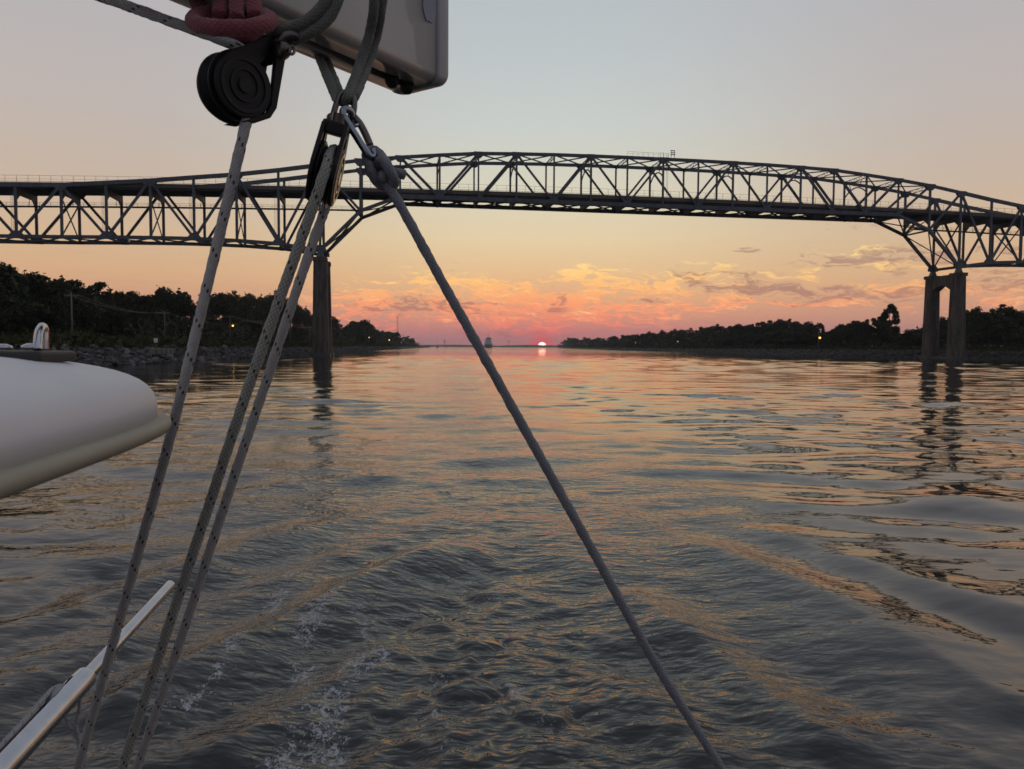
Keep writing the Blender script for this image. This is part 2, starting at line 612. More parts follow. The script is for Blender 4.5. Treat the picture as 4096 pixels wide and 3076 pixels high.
        lump = np.clip(0.35 + 0.55 * unit(seed + 10, 12, 6.0, 16.0, 80, 50), 0, 1.5)
        env = e * lump * smoothstep(7.5, 13, y) * (1 - smoothstep(38, 85, y))
        h += waves(x, y, spec_set(seed, 26, l0, l1, 90, sp, sl)) * env * smoothstep(2.0, 4.0, l0 / res)
    # --- boils of the propeller wash
    for bx, by, br, ba in ((-0.36, 5.95, 0.24, 0.055), (-0.28, 6.9, 0.2, 0.035), (-0.75, 7.4, 0.25, 0.03), (0.25, 5.5, 0.2, 0.03), (-0.2, 8.4, 0.3, 0.03)):
        d = np.sqrt((x - bx) ** 2 + ((y - by) * 1.25) ** 2) / br
        h += ba * (np.exp(-d ** 4) - 0.55 * np.exp(-((d - 1.25) / 0.22) ** 2))
    h *= fr * smoothstep(1.0, 2.2, q) + (1 - fr) * 0
    # --- foam
    foam = np.zeros_like(x)
    nz = waves(x, y, spec_set(51, 26, 0.25, 1.3, 0, 90, 1.0))
    nz = nz / (nz.std() + 1e-6)

    def streak(pts, w, a):
        d = np.full_like(x, 99.0)
        for (x0, y0), (x1, y1) in zip(pts[:-1], pts[1:]):
            vx, vy = x1 - x0, y1 - y0
            t = np.clip(((x - x0) * vx + (y - y0) * vy) / (vx * vx + vy * vy), 0, 1)
            d = np.minimum(d, np.hypot(x - x0 - t * vx, y - y0 - t * vy))
        return a * np.exp(-(d / w) ** 2)

    for pts, w, a in (([(1160, 2290), (1120, 2360), (1050, 2460), (950, 2590), (860, 2740), (730, 2870)], 0.10, 1.0),
                      ([(1340, 2380), (1270, 2470), (1220, 2580), (1180, 2730), (1220, 2850), (1290, 2960), (1360, 3060)], 0.13, 0.95),
                      ([(1430, 2470), (1470, 2600), (1400, 2720), (1330, 2800)], 0.13, 0.75),
                      ([(1500, 2640), (1420, 2750), (1350, 2850), (1180, 3000), (1120, 3070)], 0.16, 0.75),
                      ([(760, 2650), (640, 2800), (560, 2950)], 0.13, 0.5), ([(1760, 2720), (1790, 2830), (1740, 2900), (1800, 3060)], 0.10, 0.65),
                      ([(2040, 2760), (2180, 2900), (2280, 3050)], 0.14, 0.5), ([(2000, 2400), (2100, 2560)], 0.12, 0.35), ([(350, 2600), (420, 2760)], 0.15, 0.45)):
        foam += streak([wp(*p) for p in pts], w, a)
    foam = foam * np.clip(0.75 + 0.4 * nz, 0, 1.25)
    foam += 0.30 * core * np.clip(nz - 0.9, 0, 1) * (1 - smoothstep(7, 13, y))
    foam = np.minimum(foam, 0.85) * fr
    swell = 0.3 + 1.6 * smoothstep(280, 560, q)
    swell = swell * (1 - 0.65 * calm * (1 - smoothstep(200, 500, q)))
    # ruffle: how much fine ripple the bump adds
    ruf = np.clip(core * 1.25 + 0.6 * belt + 0.10 + 0.0 + 0.16 * left_side * patch - 0.09 * right_side * (1 - smoothstep(25, 70, y)), 0.03, 1.4)
    ruf = ruf * (1 - 0.5 * calm) + 0.5 * np.exp(-(xr / (1.4 + 0.035 * np.abs(y))) ** 2) * smoothstep(12, 28, y) * (1 - smoothstep(80, 170, y))
    nr, nc = x.shape
    me = bpy.data.meshes.new('water')
    co = np.empty((nr * nc, 3), np.float32)
    co[:, 0] = x.ravel()
    co[:, 1] = y.ravel()
    co[:, 2] = h.ravel()
    idx = np.arange(nr * nc).reshape(nr, nc)
    nxt = np.roll(idx, -1, axis=1)
    quads = np.stack([idx[:-1], nxt[:-1], nxt[1:], idx[1:]], -1).reshape(-1, 4)[:, ::-1]
    me.vertices.add(nr * nc)
    me.vertices.foreach_set('co', co.ravel())
    nq = len(quads)
    inner = idx[0][::-1]
    me.loops.add(nq * 4 + nc)
    me.polygons.add(nq + 1)
    me.loops.foreach_set('vertex_index', np.concatenate([quads.ravel(), inner[::-1]]).astype(np.int32))
    me.polygons.foreach_set('loop_start', np.concatenate([np.arange(nq) * 4, [nq * 4]]).astype(np.int32))
    me.polygons.foreach_set('use_smooth', np.ones(nq + 1, bool))
    me.update(calc_edges=True)
    for nm, arr in (('foam', foam), ('ruffle', ruf), ('swell', swell)):
        at_ = me.attributes.new(nm, 'FLOAT', 'POINT')
        at_.data.foreach_set('value', arr.ravel().astype(np.float32))
    m = bpy.data.materials.new('canal_water')
    m.use_nodes = True
    t = NT(m.node_tree)
    b = m.node_tree.nodes['Principled BSDF']
    geo = t.new('ShaderNodeNewGeometry')
    pos = geo.outputs['Position']
    af = t.new('ShaderNodeAttribute', attribute_name='foam').outputs['Fac']
    ar = t.new('ShaderNodeAttribute', attribute_name='ruffle').outputs['Fac']
    asw = t.new('ShaderNodeAttribute', attribute_name='swell').outputs['Fac']
    fz = t.noise(t.vmul(pos, (1.0, 0.7, 1.0)), 15.0, 7, 0.78, 0.9)
    fz2 = t.noise(t.vmul(pos, (1.0, 0.7, 1.0)), 46.0, 5, 0.7, 0.6)
    fq = t.m('ADD', t.m('MULTIPLY', t.m('SUBTRACT', fz, 0.5), 2.6), t.m('MULTIPLY', t.m('SUBTRACT', fz2, 0.5), 1.6))
    ff = t.m('MULTIPLY', t.smooth(t.m('ADD', t.m('MULTIPLY', af, 0.46), fq), 0.36, 0.62), t.smooth(af, 0.08, 0.3))
    t.put(b.inputs['Base Color'], t.mix(ff, (0.014, 0.017, 0.016, 1), (0.34, 0.34, 0.36, 1)))
    t.put(b.inputs['Roughness'], t.m('ADD', 0.035, t.m('MULTIPLY', ff, 0.6)))
    b.inputs['IOR'].default_value = 1.333
    b.inputs['Specular IOR Level'].default_value = 0.85
    n0 = t.noise(t.vmul(pos, (0.3, 1.0, 1.0)), 0.35, 3, 0.5)
    n1 = t.noise(t.vmul(pos, (0.45, 1.0, 1.0)), 1.6, 3, 0.55)
    n2 = t.noise(t.vmul(pos, (0.5, 1.0, 1.0)), 7.0, 2, 0.5, 0.4)
    n3 = t.noise(t.vmul(pos, (0.42, 1.0, 1.0)), 15.0, 1, 0.5, 0.3)
    last = None
    for hgt, dist_, st in ((n0, 0.22, asw), (n1, 0.075, t.m('ADD', 0.10, t.m('MULTIPLY', ar, 0.6))), (n2, 0.03, ar), (n3, 0.012, ar)):
        bp = t.new('ShaderNodeBump')
        bp.inputs['Distance'].default_value = dist_
        t.put(bp.inputs['Strength'], st)
        t.put(bp.inputs['Height'], hgt)
        if last:
            t.l.new(last, bp.inputs['Normal'])
        last = bp.outputs[0]
    t.l.new(last, b.inputs['Normal'])
    me.materials.append(m)
    o = link('water', me)
    tag(o, kind='structure')
    return o


build_water()

# ------------------------------------------------------------------ banks
LEFT = [(-44, -120), (-46, -40), (-48, 20), (-50, 65), (-52, 98), (-55, 153), (-61, 230), (-68, 306), (-85, 470), (-103, 708), (-135, 1050), (-170, 1450), (-200, 1850), (-235, 1930), (-420, 2010), (-900, 2150)]
RIGHT = [(178, -120), (172, 0), (165, 130), (151, 222), (130, 252), (117, 285), (114, 360), (114, 440), (106, 575), (100, 830), (103, 1230), (122, 1850), (134, 2200), (190, 2330), (420, 2500), (900, 2700)]


def resample(poly, step_fn):
    pts = [Vector((a, b)) for a, b in poly]
    out = []
    for p, q in zip(pts[:-1], pts[1:]):
        n = max(1, int((q - p).length / step_fn((p + q) / 2)))
        for i in range(n):
            out.append(p.lerp(q, i / n))
    out.append(pts[-1])
    return out


PROFILE = [(-5, -1.6), (-1.5, -0.45), (0, 0.02), (1.6, 0.75), (3.4, 1.55), (5.0, 2.15), (7.0, 2.55), (11, 2.8), (18, 3.0), (30, 3.2), (50, 3.5), (90, 4.0), (220, 5.0)]


def ground_z(off):
    for (a, za), (b, zb) in zip(PROFILE[:-1], PROFILE[1:]):
        if off <= b:
            return za + (zb - za) * max(0.0, (off - a)) / (b - a)
    return PROFILE[-1][1]


def build_bank(name, poly, sgn):
    pts = resample(poly, lambda p: 4.0 if 40 < p.y < 330 else 14.0)
    r = random.Random(3)
    vs, fs = [], []
    n = len(PROFILE)
    sm = pts
    for i, p in enumerate(sm):
        t = (sm[min(i + 1, len(sm) - 1)] - sm[max(i - 1, 0)]).normalized()
        nrm = Vector((t.y, -t.x)) * sgn             # points inland
        for j, (off, z) in enumerate(PROFILE):
            jit = r.uniform(-0.35, 0.35) if 1 < j < 8 else r.uniform(-0.1, 0.1)
            q = p + nrm * (off + jit)
            zz = z + (r.uniform(-0.16, 0.16) if 2 < j < 9 else (r.uniform(-0.3, 0.3) if j >= 9 else 0))
            vs.append((q.x, q.y, zz))
    for i in range(len(sm) - 1):
        for j in range(n - 1):
            a = i * n + j
            f = (a, a + 1, a + n + 1, a + n)
            fs.append(f if sgn < 0 else f[::-1])
    m = mat('bank_earth', (0.026, 0.028, 0.015), 0.9, col2=(0.042, 0.037, 0.026), scale=0.35, bump=0.6, bscale=3.0, spec=0.2)
    o = mesh_obj(name, vs, fs, m)
    tag(o, kind='structure')
    return o, pts


left_bank, LP = build_bank('left_bank', LEFT, -1)
right_bank, RP = build_bank('right_bank', RIGHT, 1)


def shore_x(poly, y):
    for (x0, y0), (x1, y1) in zip(poly[:-1], poly[1:]):
        if y0 <= y <= y1:
            return x0 + (x1 - x0) * (y - y0) / (y1 - y0)
    return poly[-1][0]


def ray_shore(px, off, side):
    """depth at which the ray through photo column px crosses the line `off` metres inland of a shore"""
    u = (px - 2048) / F_PX
    poly, sg = (LEFT, -1) if side == 'L' else (RIGHT, 1)
    yv = 20.0
    while yv < 2600:
        x = shore_x(poly, yv) + sg * off
        if (side == 'L' and u * yv >= x - 1e-6 and u * 20 < shore_x(poly, 20) + sg * off) or (side == 'R' and u * yv <= x and u * 20 > x):
            return yv
        yv += 1.0 + yv * 0.002
    return None


def depth_on(px, off, side):
    u = (px - 2048) / F_PX
    poly, sg = (LEFT, -1) if side == 'L' else (RIGHT, 1)
    best = None
    yv = 30.0
    prev = None
    while yv < 2400:
        d = u * yv - (shore_x(poly, yv) + sg * off)
        if prev is not None and (d > 0) != (prev > 0):
            return yv
        prev = d
        yv *= 1.01
    return 1900.0


# ------------------------------------------------------------------ riprap
def rock_mesh(seed):
    r = random.Random(seed)
    import bmesh
    bm = bmesh.new()
    bmesh.ops.create_icosphere(bm, subdivisions=1, radius=1.0)
    ax = [Vector((r.gauss(0, 1), r.gauss(0, 1), r.gauss(0, 1))).normalized() for _ in range(5)]
    for v in bm.verts:
        for a in ax:
            d = v.co.dot(a)
            if d > 0.55:
                v.co -= a * (d - 0.55) * 0.85
        v.co += Vector((r.uniform(-.08, .08), r.uniform(-.08, .08), r.uniform(-.08, .08)))
        v.co.x *= 1.15
        v.co.z *= 0.72
    me = bpy.data.meshes.new('rock')
    bm.to_mesh(me)
    bm.free()
    return me


ROCK_MATS = [mat('riprap_grey', (0.034, 0.033, 0.033), 0.85, col2=(0.075, 0.073, 0.072), scale=2.0, bump=0.5, bscale=9.0, spec=0.3),
             mat('riprap_dark', (0.03, 0.03, 0.028), 0.85, col2=(0.06, 0.058, 0.055), scale=2.0, bump=0.5, bscale=9.0, spec=0.3),
             mat('riprap_pale', (0.15, 0.147, 0.145), 0.85, col2=(0.08, 0.078, 0.077), scale=2.0, bump=0.5, bscale=9.0, spec=0.3)]
ROCKS = []
for i in range(9):
    me = rock_mesh(i)
    me.materials.append(ROCK_MATS[(0, 0, 1, 0, 1, 2, 0, 1, 2)[i]])
    ROCKS.append(me)


def rock_spots(poly, sg, y0, y1, n, seed):
    r = random.Random(seed)
    out = []
    for _ in range(n):
        y = y0 + (y1 - y0) * r.random() ** 1.3
        off = r.uniform(-0.6, 4.7)
        x = shore_x(poly, y) + sg * off
        s = r.uniform(0.32, 0.62) * (1.0 + 0.5 * (r.random() < 0.15))
        out.append((x, y, ground_z(off) + s * 0.22, s, r.uniform(0, 6.28), r.uniform(-.4, .4), r.uniform(-.4, .4), r.randrange(9)))
    return out


spots = rock_spots(LEFT, -1, 72, 215, 1500, 5)
spots.sort(key=lambda s: -s[3] / (s[1]) * (1 if s[1] > 85 else 0.2))
for (x, y, z, s, a, b, c, k) in spots[:300]:
    o = link('rock', ROCKS[k], left_bank)
    o.location = (x, y, z)
    o.rotation_euler = (b, c, a)
    o.scale = (s, s, s)


def rock_stuff(name, lst, parent):
    V, Fc, off = [], [], 0
    for (x, y, z, s, a, b, c, k) in lst:
        me = ROCKS[k]
        co = np.empty(len(me.vertices) * 3)
        me.vertices.foreach_get('co', co)
        co = co.reshape(-1, 3) * s
        M = np.array((Matrix.Rotation(a, 3, 'Z') @ Matrix.Rotation(c, 3, 'Y') @ Matrix.Rotation(b, 3, 'X')))
        co = co @ M.T + np.array((x, y, z))
        V.append(co)
        fi = np.empty(len(me.polygons) * 3, np.int32)
        me.loops.foreach_get('vertex_index', fi)
        Fc.append(fi.reshape(-1, 3) + off)
        off += len(co)
    o = mesh_obj(name, np.concatenate(V).tolist(), np.concatenate(Fc).tolist(), ROCK_MATS[0], parent)
    o['kind'] = 'stuff'
    return o


rock_stuff('riprap', spots[300:] + rock_spots(LEFT, -1, 215, 700, 1300, 6) + rock_spots(LEFT, -1, 20, 72, 200, 61), left_bank)
rock_stuff('riprap', rock_spots(RIGHT, 1, 150, 420, 1500, 8) + rock_spots(RIGHT, 1, 420, 800, 500, 9), right_bank)

# ------------------------------------------------------------------ far shore and air
def build_far():
    r = random.Random(12)
    vs, fs = [], []
    n = 420
    for i in range(n + 1):
        a = R(-38 + 76 * i / n)
        h = 12.5 + 2.2 * math.sin(i * 0.21) + 1.6 * math.sin(i * 0.083 + 1) + r.uniform(-1.1, 1.1)
        for rad, z in ((4550, -0.5), (4560, 1.2), (4600, h * 0.75), (4640, h), (4800, h * 0.9), (5000, 3)):
            vs.append((math.sin(a) * rad, math.cos(a) * rad, z))
    for i in range(n):
        for j in range(5):
            k = i * 6 + j
            fs.append((k, k + 6, k + 7, k + 1))
    o = mesh_obj('far_shore', vs, fs, mat('far_woods', (0.03, 0.04, 0.025), 0.9, col2=(0.05, 0.05, 0.035), scale=0.02, spec=0.1))
    tag(o, kind='structure')


build_far()


def build_haze():
    mb = MB().box((0, 0, 31.0), (12400, 12400, 68.0))
    m = bpy.data.materials.new('haze_air')
    m.use_nodes = True
    m.node_tree.nodes.clear()
    t = NT(m.node_tree)
    pv = t.new('ShaderNodeVolumePrincipled')
    pv.inputs['Color'].default_value = (0.86, 0.88, 0.93, 1)
    pv.inputs['Density'].default_value = 0.0001
    pv.inputs['Anisotropy'].default_value = 0.2
    out = t.new('ShaderNodeOutputMaterial')
    t.l.new(pv.outputs[0], out.inputs['Volume'])
    o = mb.build('haze', m)
    tag(o, 'thin evening haze over the canal', 'haze', kind='stuff')


build_haze()

# ------------------------------------------------------------------ the truss bridge
BX0, BY0, BB, BW, BS = -49.286, 194.083, 0.1595, 10.68, 10.16
B_ALONG = Vector((math.cos(BB), math.sin(BB), 0))
B_ACROSS = Vector((-math.sin(BB), math.cos(BB), 0))
ZT = {0: 54.2, 1: 54.2, 2: 54.12, 3: 54.0, 4: 53.75, 5: 53.4, 6: 52.5, 7: 51.5, 8: 50.25, 9: 48.6, 10: 46.9, 11: 45.4, 12: 44.25, 13: 43.05, 14: 42.1, 15: 41.2, 16: 40.8, 17: 40.6}
ZB = {8: 37.45, 9: 27.1, 10: 28.5, 11: 29.0, 12: 29.2, 13: 29.15, 14: 29.0, 15: 28.75, 16: 28.6}


def zt(i):
    d = abs(i - 9)
    return ZT[d] if d in ZT else 40.6 - 0.25 * (d - 17)


def zb(i):
    d = abs(i - 9)
    return 41.55 if d <= 7 else ZB.get(d, 28.6 - 0.1 * (d - 16))


def zdeck(i):
    return 43.7 - 0.0095 * (i - 9) ** 2


def bp(i, w, z):
    p = Vector((BX0, BY0, 0)) + B_ALONG * (BS * i) + B_ACROSS * w
    return Vector((p.x, p.y, z))


I0, I1 = -13, 28
steel = mat('bridge_steel', (0.076, 0.092, 0.110), 0.55, col2=(0.048, 0.058, 0.068), scale=0.7, bump=0.1, bscale=6, thr=(0.35, 0.7), vs=(1, 1, 0.35))
steel_d = mat('deck_steel', (0.05, 0.05, 0.053), 0.65, col2=(0.03, 0.03, 0.03), scale=0.6)
rust = mat('rusty_steel', (0.13, 0.105, 0.09), 0.75, col2=(0.10, 0.08, 0.065), scale=1.2)
conc = mat('deck_concrete', (0.22, 0.19, 0.16), 0.85, col2=(0.13, 0.11, 0.09), scale=0.6)
railm = mat('rail_steel', (0.18, 0.19, 0.2), 0.5, scale=2)
bridge = empty('truss_bridge', (BX0, BY0, 0))
tag(bridge, 'long grey-blue steel truss bridge on concrete piers spanning the canal', 'bridge')


def bm_(name, a, b, w, h, m=steel, up=(0, 0, 1)):
    return MB().beam(a, b, w, h, up).build(name, m, bridge)


AC = tuple(B_ACROSS)
for w in (0.0, BW):
    for i in range(I0, I1):
        dmid = abs(i + 0.5 - 9)
        deep = 1.0 if dmid > 9 else 0.82
        bm_('top_chord', bp(i, w, zt(i)), bp(i + 1, w, zt(i + 1)), 0.62, deep)
        bm_('bottom_chord', bp(i, w, zb(i)), bp(i + 1, w, zb(i + 1)), 0.6, 1.05 if dmid < 7 else 0.85)
        # diagonals
        if i < 0 or i > 17:
            top_first = (i % 2 == 0)
        else:
            k = i if i < 9 else 17 - i
            tf = {0: True, 1: True, 2: True, 3: False, 4: False, 5: True, 6: False, 7: True, 8: False}[k]
            top_first = tf if i < 9 else not tf
        a = bp(i, w, zt(i) if top_first else zb(i))
        b = bp(i + 1, w, zb(i + 1) if top_first else zt(i + 1))
        thick = 0.62 if (dmid > 7) else 0.5
        if k_big := (i in (2, 3, 4, 13, 14, 15)):
            thick = 0.68
        d = (b - a).normalized()
        bm_('diagonal', a + d * 0.3, b - d * 0.3, 0.45, thick, up=AC if False else (0, 0, 1))
    for i in range(I0, I1 + 1):
        d = abs(i - 9)
        t = 0.62 if d >= 8 else (0.5 if i % 2 else 0.4)
        bm_('vertical', bp(i, w, zb(i) + 0.3), bp(i, w, zt(i) - 0.3), 0.42, t, up=tuple(B_ALONG))
        # gusset plates at the joints
        tops = (i % 2 == 0) if (i <= 0 or i >= 18) else (i in (1, 2, 4, 5, 7, 9, 11, 13, 14, 16, 17))
        for z, is_top in ((zt(i), True), (zb(i), False)):
            if (is_top and tops) or (not is_top and not tops) or i in (0, 18):
                s = 1.0 if d > 7 else 0.85
                sg = -1 if is_top else 1
                poly = [(-1.5 * s, -0.45 * sg), (1.5 * s, -0.45 * sg), (1.5 * s, 0.45 * sg), (0.7 * s, 1.35 * s * sg), (-0.7 * s, 1.35 * s * sg), (-1.5 * s, 0.45 * sg)]
                mb = MB()
                for t0 in (-0.36, 0.33):
                    mb.prism(poly, B_ALONG, Vector((0, 0, 1)), B_ACROSS, bp(i, w, z), t0, t0 + 0.03)
                mb.build('gusset_plate', steel, bridge)

# bracing between the two trusses
for i in range(I0, I1 + 1):
    d = abs(i - 9)
    if 1 <= i <= 17:
        # latticed top strut
        mb = MB()
        za = zt(i)
        for dz in (-0.75, 0.2):
            mb.beam(bp(i, 0.3, za + dz), bp(i, BW - 0.3, za + dz), 0.22, 0.16)
        for q in range(8):
            z0, z1 = (-0.75, 0.2) if q % 2 else (0.2, -0.75)
            mb.beam(bp(i, 0.3 + (BW - 0.6) * q / 8, za + z0), bp(i, 0.3 + (BW - 0.6) * (q + 1) / 8, za + z1), 0.1, 0.08)
        mb.build('top_strut', steel, bridge)
        if i % 2 and 3 <= i <= 15:
            # arched knee brace
            mb = MB()
            prev = None
            for q in range(9):
                f = q / 8
                z = za - 4.6 + 2.0 * (1 - (2 * f - 1) ** 2)
                p = bp(i, 0.25 + (BW - 0.5) * f, z)
                if prev is not None:
                    mb.beam(prev, p, 0.24, 0.3)
                prev = p
            mb.beam(bp(i, BW * 0.3, za - 2.95), bp(i, BW * 0.22, za - 0.6), 0.14, 0.14)
            mb.beam(bp(i, BW * 0.7, za - 2.95), bp(i, BW * 0.78, za - 0.6), 0.14, 0.14)
            mb.build('knee_brace', steel, bridge)
    if (i <= -2 or i >= 20) and i % 2 == 0:
        zl, zu = zb(i) + 0.4, zdeck(i) - 3.4
        bm_('sway_brace', bp(i, 0.2, zl), bp(i, BW - 0.2, zu), 0.24, 0.3)
        bm_('sway_brace', bp(i, 0.25, zu), bp(i, BW - 0.25, zl), 0.2, 0.3)
    if i in (0, 18):
        zl, zu = zb(i) + 0.6, zdeck(i) - 3.2
        bm_('sway_brace', bp(i, 0.2, zl), bp(i, BW - 0.2, zu), 0.3, 0.36)
        bm_('sway_brace', bp(i, 0.25, zu), bp(i, BW - 0.25, zl), 0.26, 0.36)
    if i in (1, 17):
        bm_('sway_brace', bp(i, 0.2, zb(i)), bp(i, BW - 0.2, zdeck(i) - 2.4), 0.2, 0.26)
        bm_('sway_brace', bp(i, 0.25, zdeck(i) - 2.4), bp(i, BW - 0.25, zb(i)), 0.18, 0.26)
    bm_('bottom_strut', bp(i, 0.3, zb(i) - 0.1), bp(i, BW - 0.3, zb(i) - 0.1), 0.35, 0.45, steel_d)
for i in range(I0, I1):
    if 0 < i < 17:
        bm_('top_lateral', bp(i, 0.2, zt(i)), bp(i + 1, BW - 0.2, zt(i + 1)), 0.26, 0.3)
        bm_('top_lateral', bp(i, BW - 0.2, zt(i) + 0.02), bp(i + 1, 0.2, zt(i + 1) + 0.02), 0.24, 0.3)
    bm_('bottom_lateral', bp(i, 0.2, zb(i) - 0.15), bp(i + 1, BW - 0.2, zb(i + 1) - 0.15), 0.3, 0.3, steel_d)
    bm_('bottom_lateral', bp(i, BW - 0.2, zb(i) - 0.13), bp(i + 1, 0.2, zb(i + 1) - 0.13), 0.28, 0.3, steel_d)

# deck, floor beams, stringers, railings
for i in range(I0, I1 + 1):
    z = zdeck(i)
    mb = MB()
    mb.beam(bp(i, 0.25, z - 1.75), bp(i, BW - 0.25, z - 1.75), 0.45, 1.55)
    mb.build('floor_beam', steel_d, bridge)
    if abs(i - 9) > 7:
        mb = MB()
        for e0, e1 in ((0.3, 2.3), (BW - 0.3, BW - 2.3)):
            mb.add([bp(i, e0, z - 4.2) + B_ALONG * -.08, bp(i, e0, z - 2.5) + B_ALONG * -.08, bp(i, e1, z - 2.5) + B_ALONG * -.08,
                    bp(i, e0, z - 4.2) + B_ALONG * .08, bp(i, e0, z - 2.5) + B_ALONG * .08, bp(i, e1, z - 2.5) + B_ALONG * .08],
                   [(0, 1, 2), (5, 4, 3), (0, 3, 4, 1), (1, 4, 5, 2), (2, 5, 3, 0)])
        mb.build('bracket', steel_d, bridge)
for i in range(I0, I1):
    z0, z1 = zdeck(i), zdeck(i + 1)
    mb = MB()
    mb.beam(bp(i, BW / 2, z0 - 0.15), bp(i + 1, BW / 2, z1 - 0.15), BW - 1.5, 0.3)
    mb.build('deck_slab', conc, bridge)
    mb = MB()
    for q in range(6):
        w = 1.3 + (BW - 2.6) * q / 5
        mb.beam(bp(i, w, z0 - 0.68), bp(i + 1, w, z1 - 0.68), 0.3, 0.74)
    mb.build('stringers', steel_d, bridge)
    for w in (0.8, BW - 0.8):
        mb = MB().beam(bp(i, w, z0 - 0.1), bp(i + 1, w, z1 - 0.1), 0.28, 1.0)
        mb.build('parapet', rust, bridge)
        mb = MB()
        for q in range(4):
            p = bp(i + q / 4, w, z0 + (z1 - z0) * q / 4 + 0.4)
            mb.beam(p, p + Vector((0, 0, 1.65)), 0.06, 0.06, up=AC)
        for dz, t in ((0.62, 0.09), (1.2, 0.035), (2.04, 0.05)):
            mb.beam(bp(i, w, z0 + dz), bp(i + 1, w, z1 + dz), 0.05, t)
        mb.build('railing', railm, bridge)

# inspection catwalk slung under the side spans
for i0, i1 in ((I0, 1), (17, I1)):
    for i in range(i0, i1):
        za, zc = zdeck(i) - 4.3, zdeck(i + 1) - 4.3
        mb = MB()
        for w in (BW * 0.62, BW * 0.72):
            mb.beam(bp(i, w, za), bp(i + 1, w, zc), 0.16, 0.26)
        for dz in (0.5, 0.95):
            mb.beam(bp(i, BW * 0.62, za + dz), bp(i + 1, BW * 0.62, zc + dz), 0.04, 0.06)
        for q in range(4):
            p = bp(i + q / 4, BW * 0.62, za + (zc - za) * q / 4)
            mb.beam(p, p + Vector((0, 0, 1.0)), 0.06, 0.06, up=AC)
        p = bp(i, BW * 0.67, za)
        mb.beam(p, p + Vector((0, 0, 1.9)), 0.08, 0.08, up=AC)
        mb.build('catwalk', steel_d, bridge)

# maintenance platform rail and light frame on the crest
mb = MB()
for q in range(9):
    f = 8.0 + 1.15 * q / 8
    p = bp(f, 0.0, zt(8) + 0.45)
    mb.beam(p, p + Vector((0, 0, 1.15)), 0.05, 0.05, up=AC)
mb.beam(bp(8, 0, zt(8) + 1.6), bp(9.15, 0, zt(9) + 1.58), 0.05, 0.05)
mb.beam(bp(8, 0, zt(8) + 1.1), bp(9.15, 0, zt(9) + 1.1), 0.03, 0.03)
for f in (8.92, 9.0):
    mb.beam(bp(f, 0.1, zt(9) + 0.4), bp(f, 0.1, zt(9) + 1.9), 0.06, 0.06, up=AC)
mb.build('platform_rail', railm, bridge)
mb = MB()
for f in (9.22, 9.31):
    mb.beam(bp(f, 0, zt(9) + 0.4), bp(f, 0, zt(9) + 2.6), 0.1, 0.1, up=AC)
for z in (1.35, 1.85, 2.4):
    mb.beam(bp(9.2, 0, zt(9) + z), bp(9.33, 0, zt(9) + z), 0.06, 0.22)
mb.build('beacon_frame', steel_d, bridge)
mb = MB()
for f in (9.09, 9.13):
    mb.beam(bp(f, -0.1, zb(9) + 1.0), bp(f, -0.1, zt(9) + 1.4), 0.05, 0.05, up=AC)
for q in range(26):
    z = zb(9) + 1.2 + q * 0.48
    mb.beam(bp(9.09, -0.1, z), bp(9.13, -0.1, z), 0.03, 0.03)
mb.build('ladder', railm, bridge)
for i in (-7, -5, -3, -1):
    mb = MB()
    for f in (-0.06, -0.1):
        mb.beam(bp(i + f, 0.0, zb(i) + 0.6), bp(i + f, 0.0, zdeck(i) - 2.0), 0.05, 0.05, up=AC)
    for q in range(16):
        z = zb(i) + 0.9 + q * 0.6
        mb.beam(bp(i - 0.1, 0, z), bp(i - 0.06, 0, z), 0.03, 0.03)
    mb.build('ladder', railm, bridge)

# piers
pier_m = mat('pier_concrete', (0.105, 0.084, 0.068), 0.9, col2=(0.045, 0.037, 0.031), scale=0.9, bump=0.4, bscale=5, detail=8, thr=(0.36, 0.66), vs=(1, 1, 0.16))
pier_dark = mat('pier_base_wet', (0.07, 0.06, 0.052), 0.6, col2=(0.04, 0.036, 0.032), scale=0.8, bump=0.4, bscale=5)


def octa(c, a, b, ch, z):
    pts = [(-a, -b + ch), (-a + ch, -b), (a - ch, -b), (a, -b + ch), (a, b - ch), (a - ch, b), (-a + ch, b), (-a, b - ch)]
    return [Vector((c.x, c.y, z)) + B_ALONG * x + B_ACROSS * y for x, y in pts]


def loft(mb, rings):
    n = len(rings[0])
    vs = [v for r_ in rings for v in r_]
    fs = [tuple(range(n))[::-1], tuple(range((len(rings) - 1) * n, len(rings) * n))]
    for i in range(len(rings) - 1):
        for j in range(n):
            a, b = i * n + j, i * n + (j + 1) % n
            fs.append((a, b, b + n, a + n))
    mb.add(vs, fs)


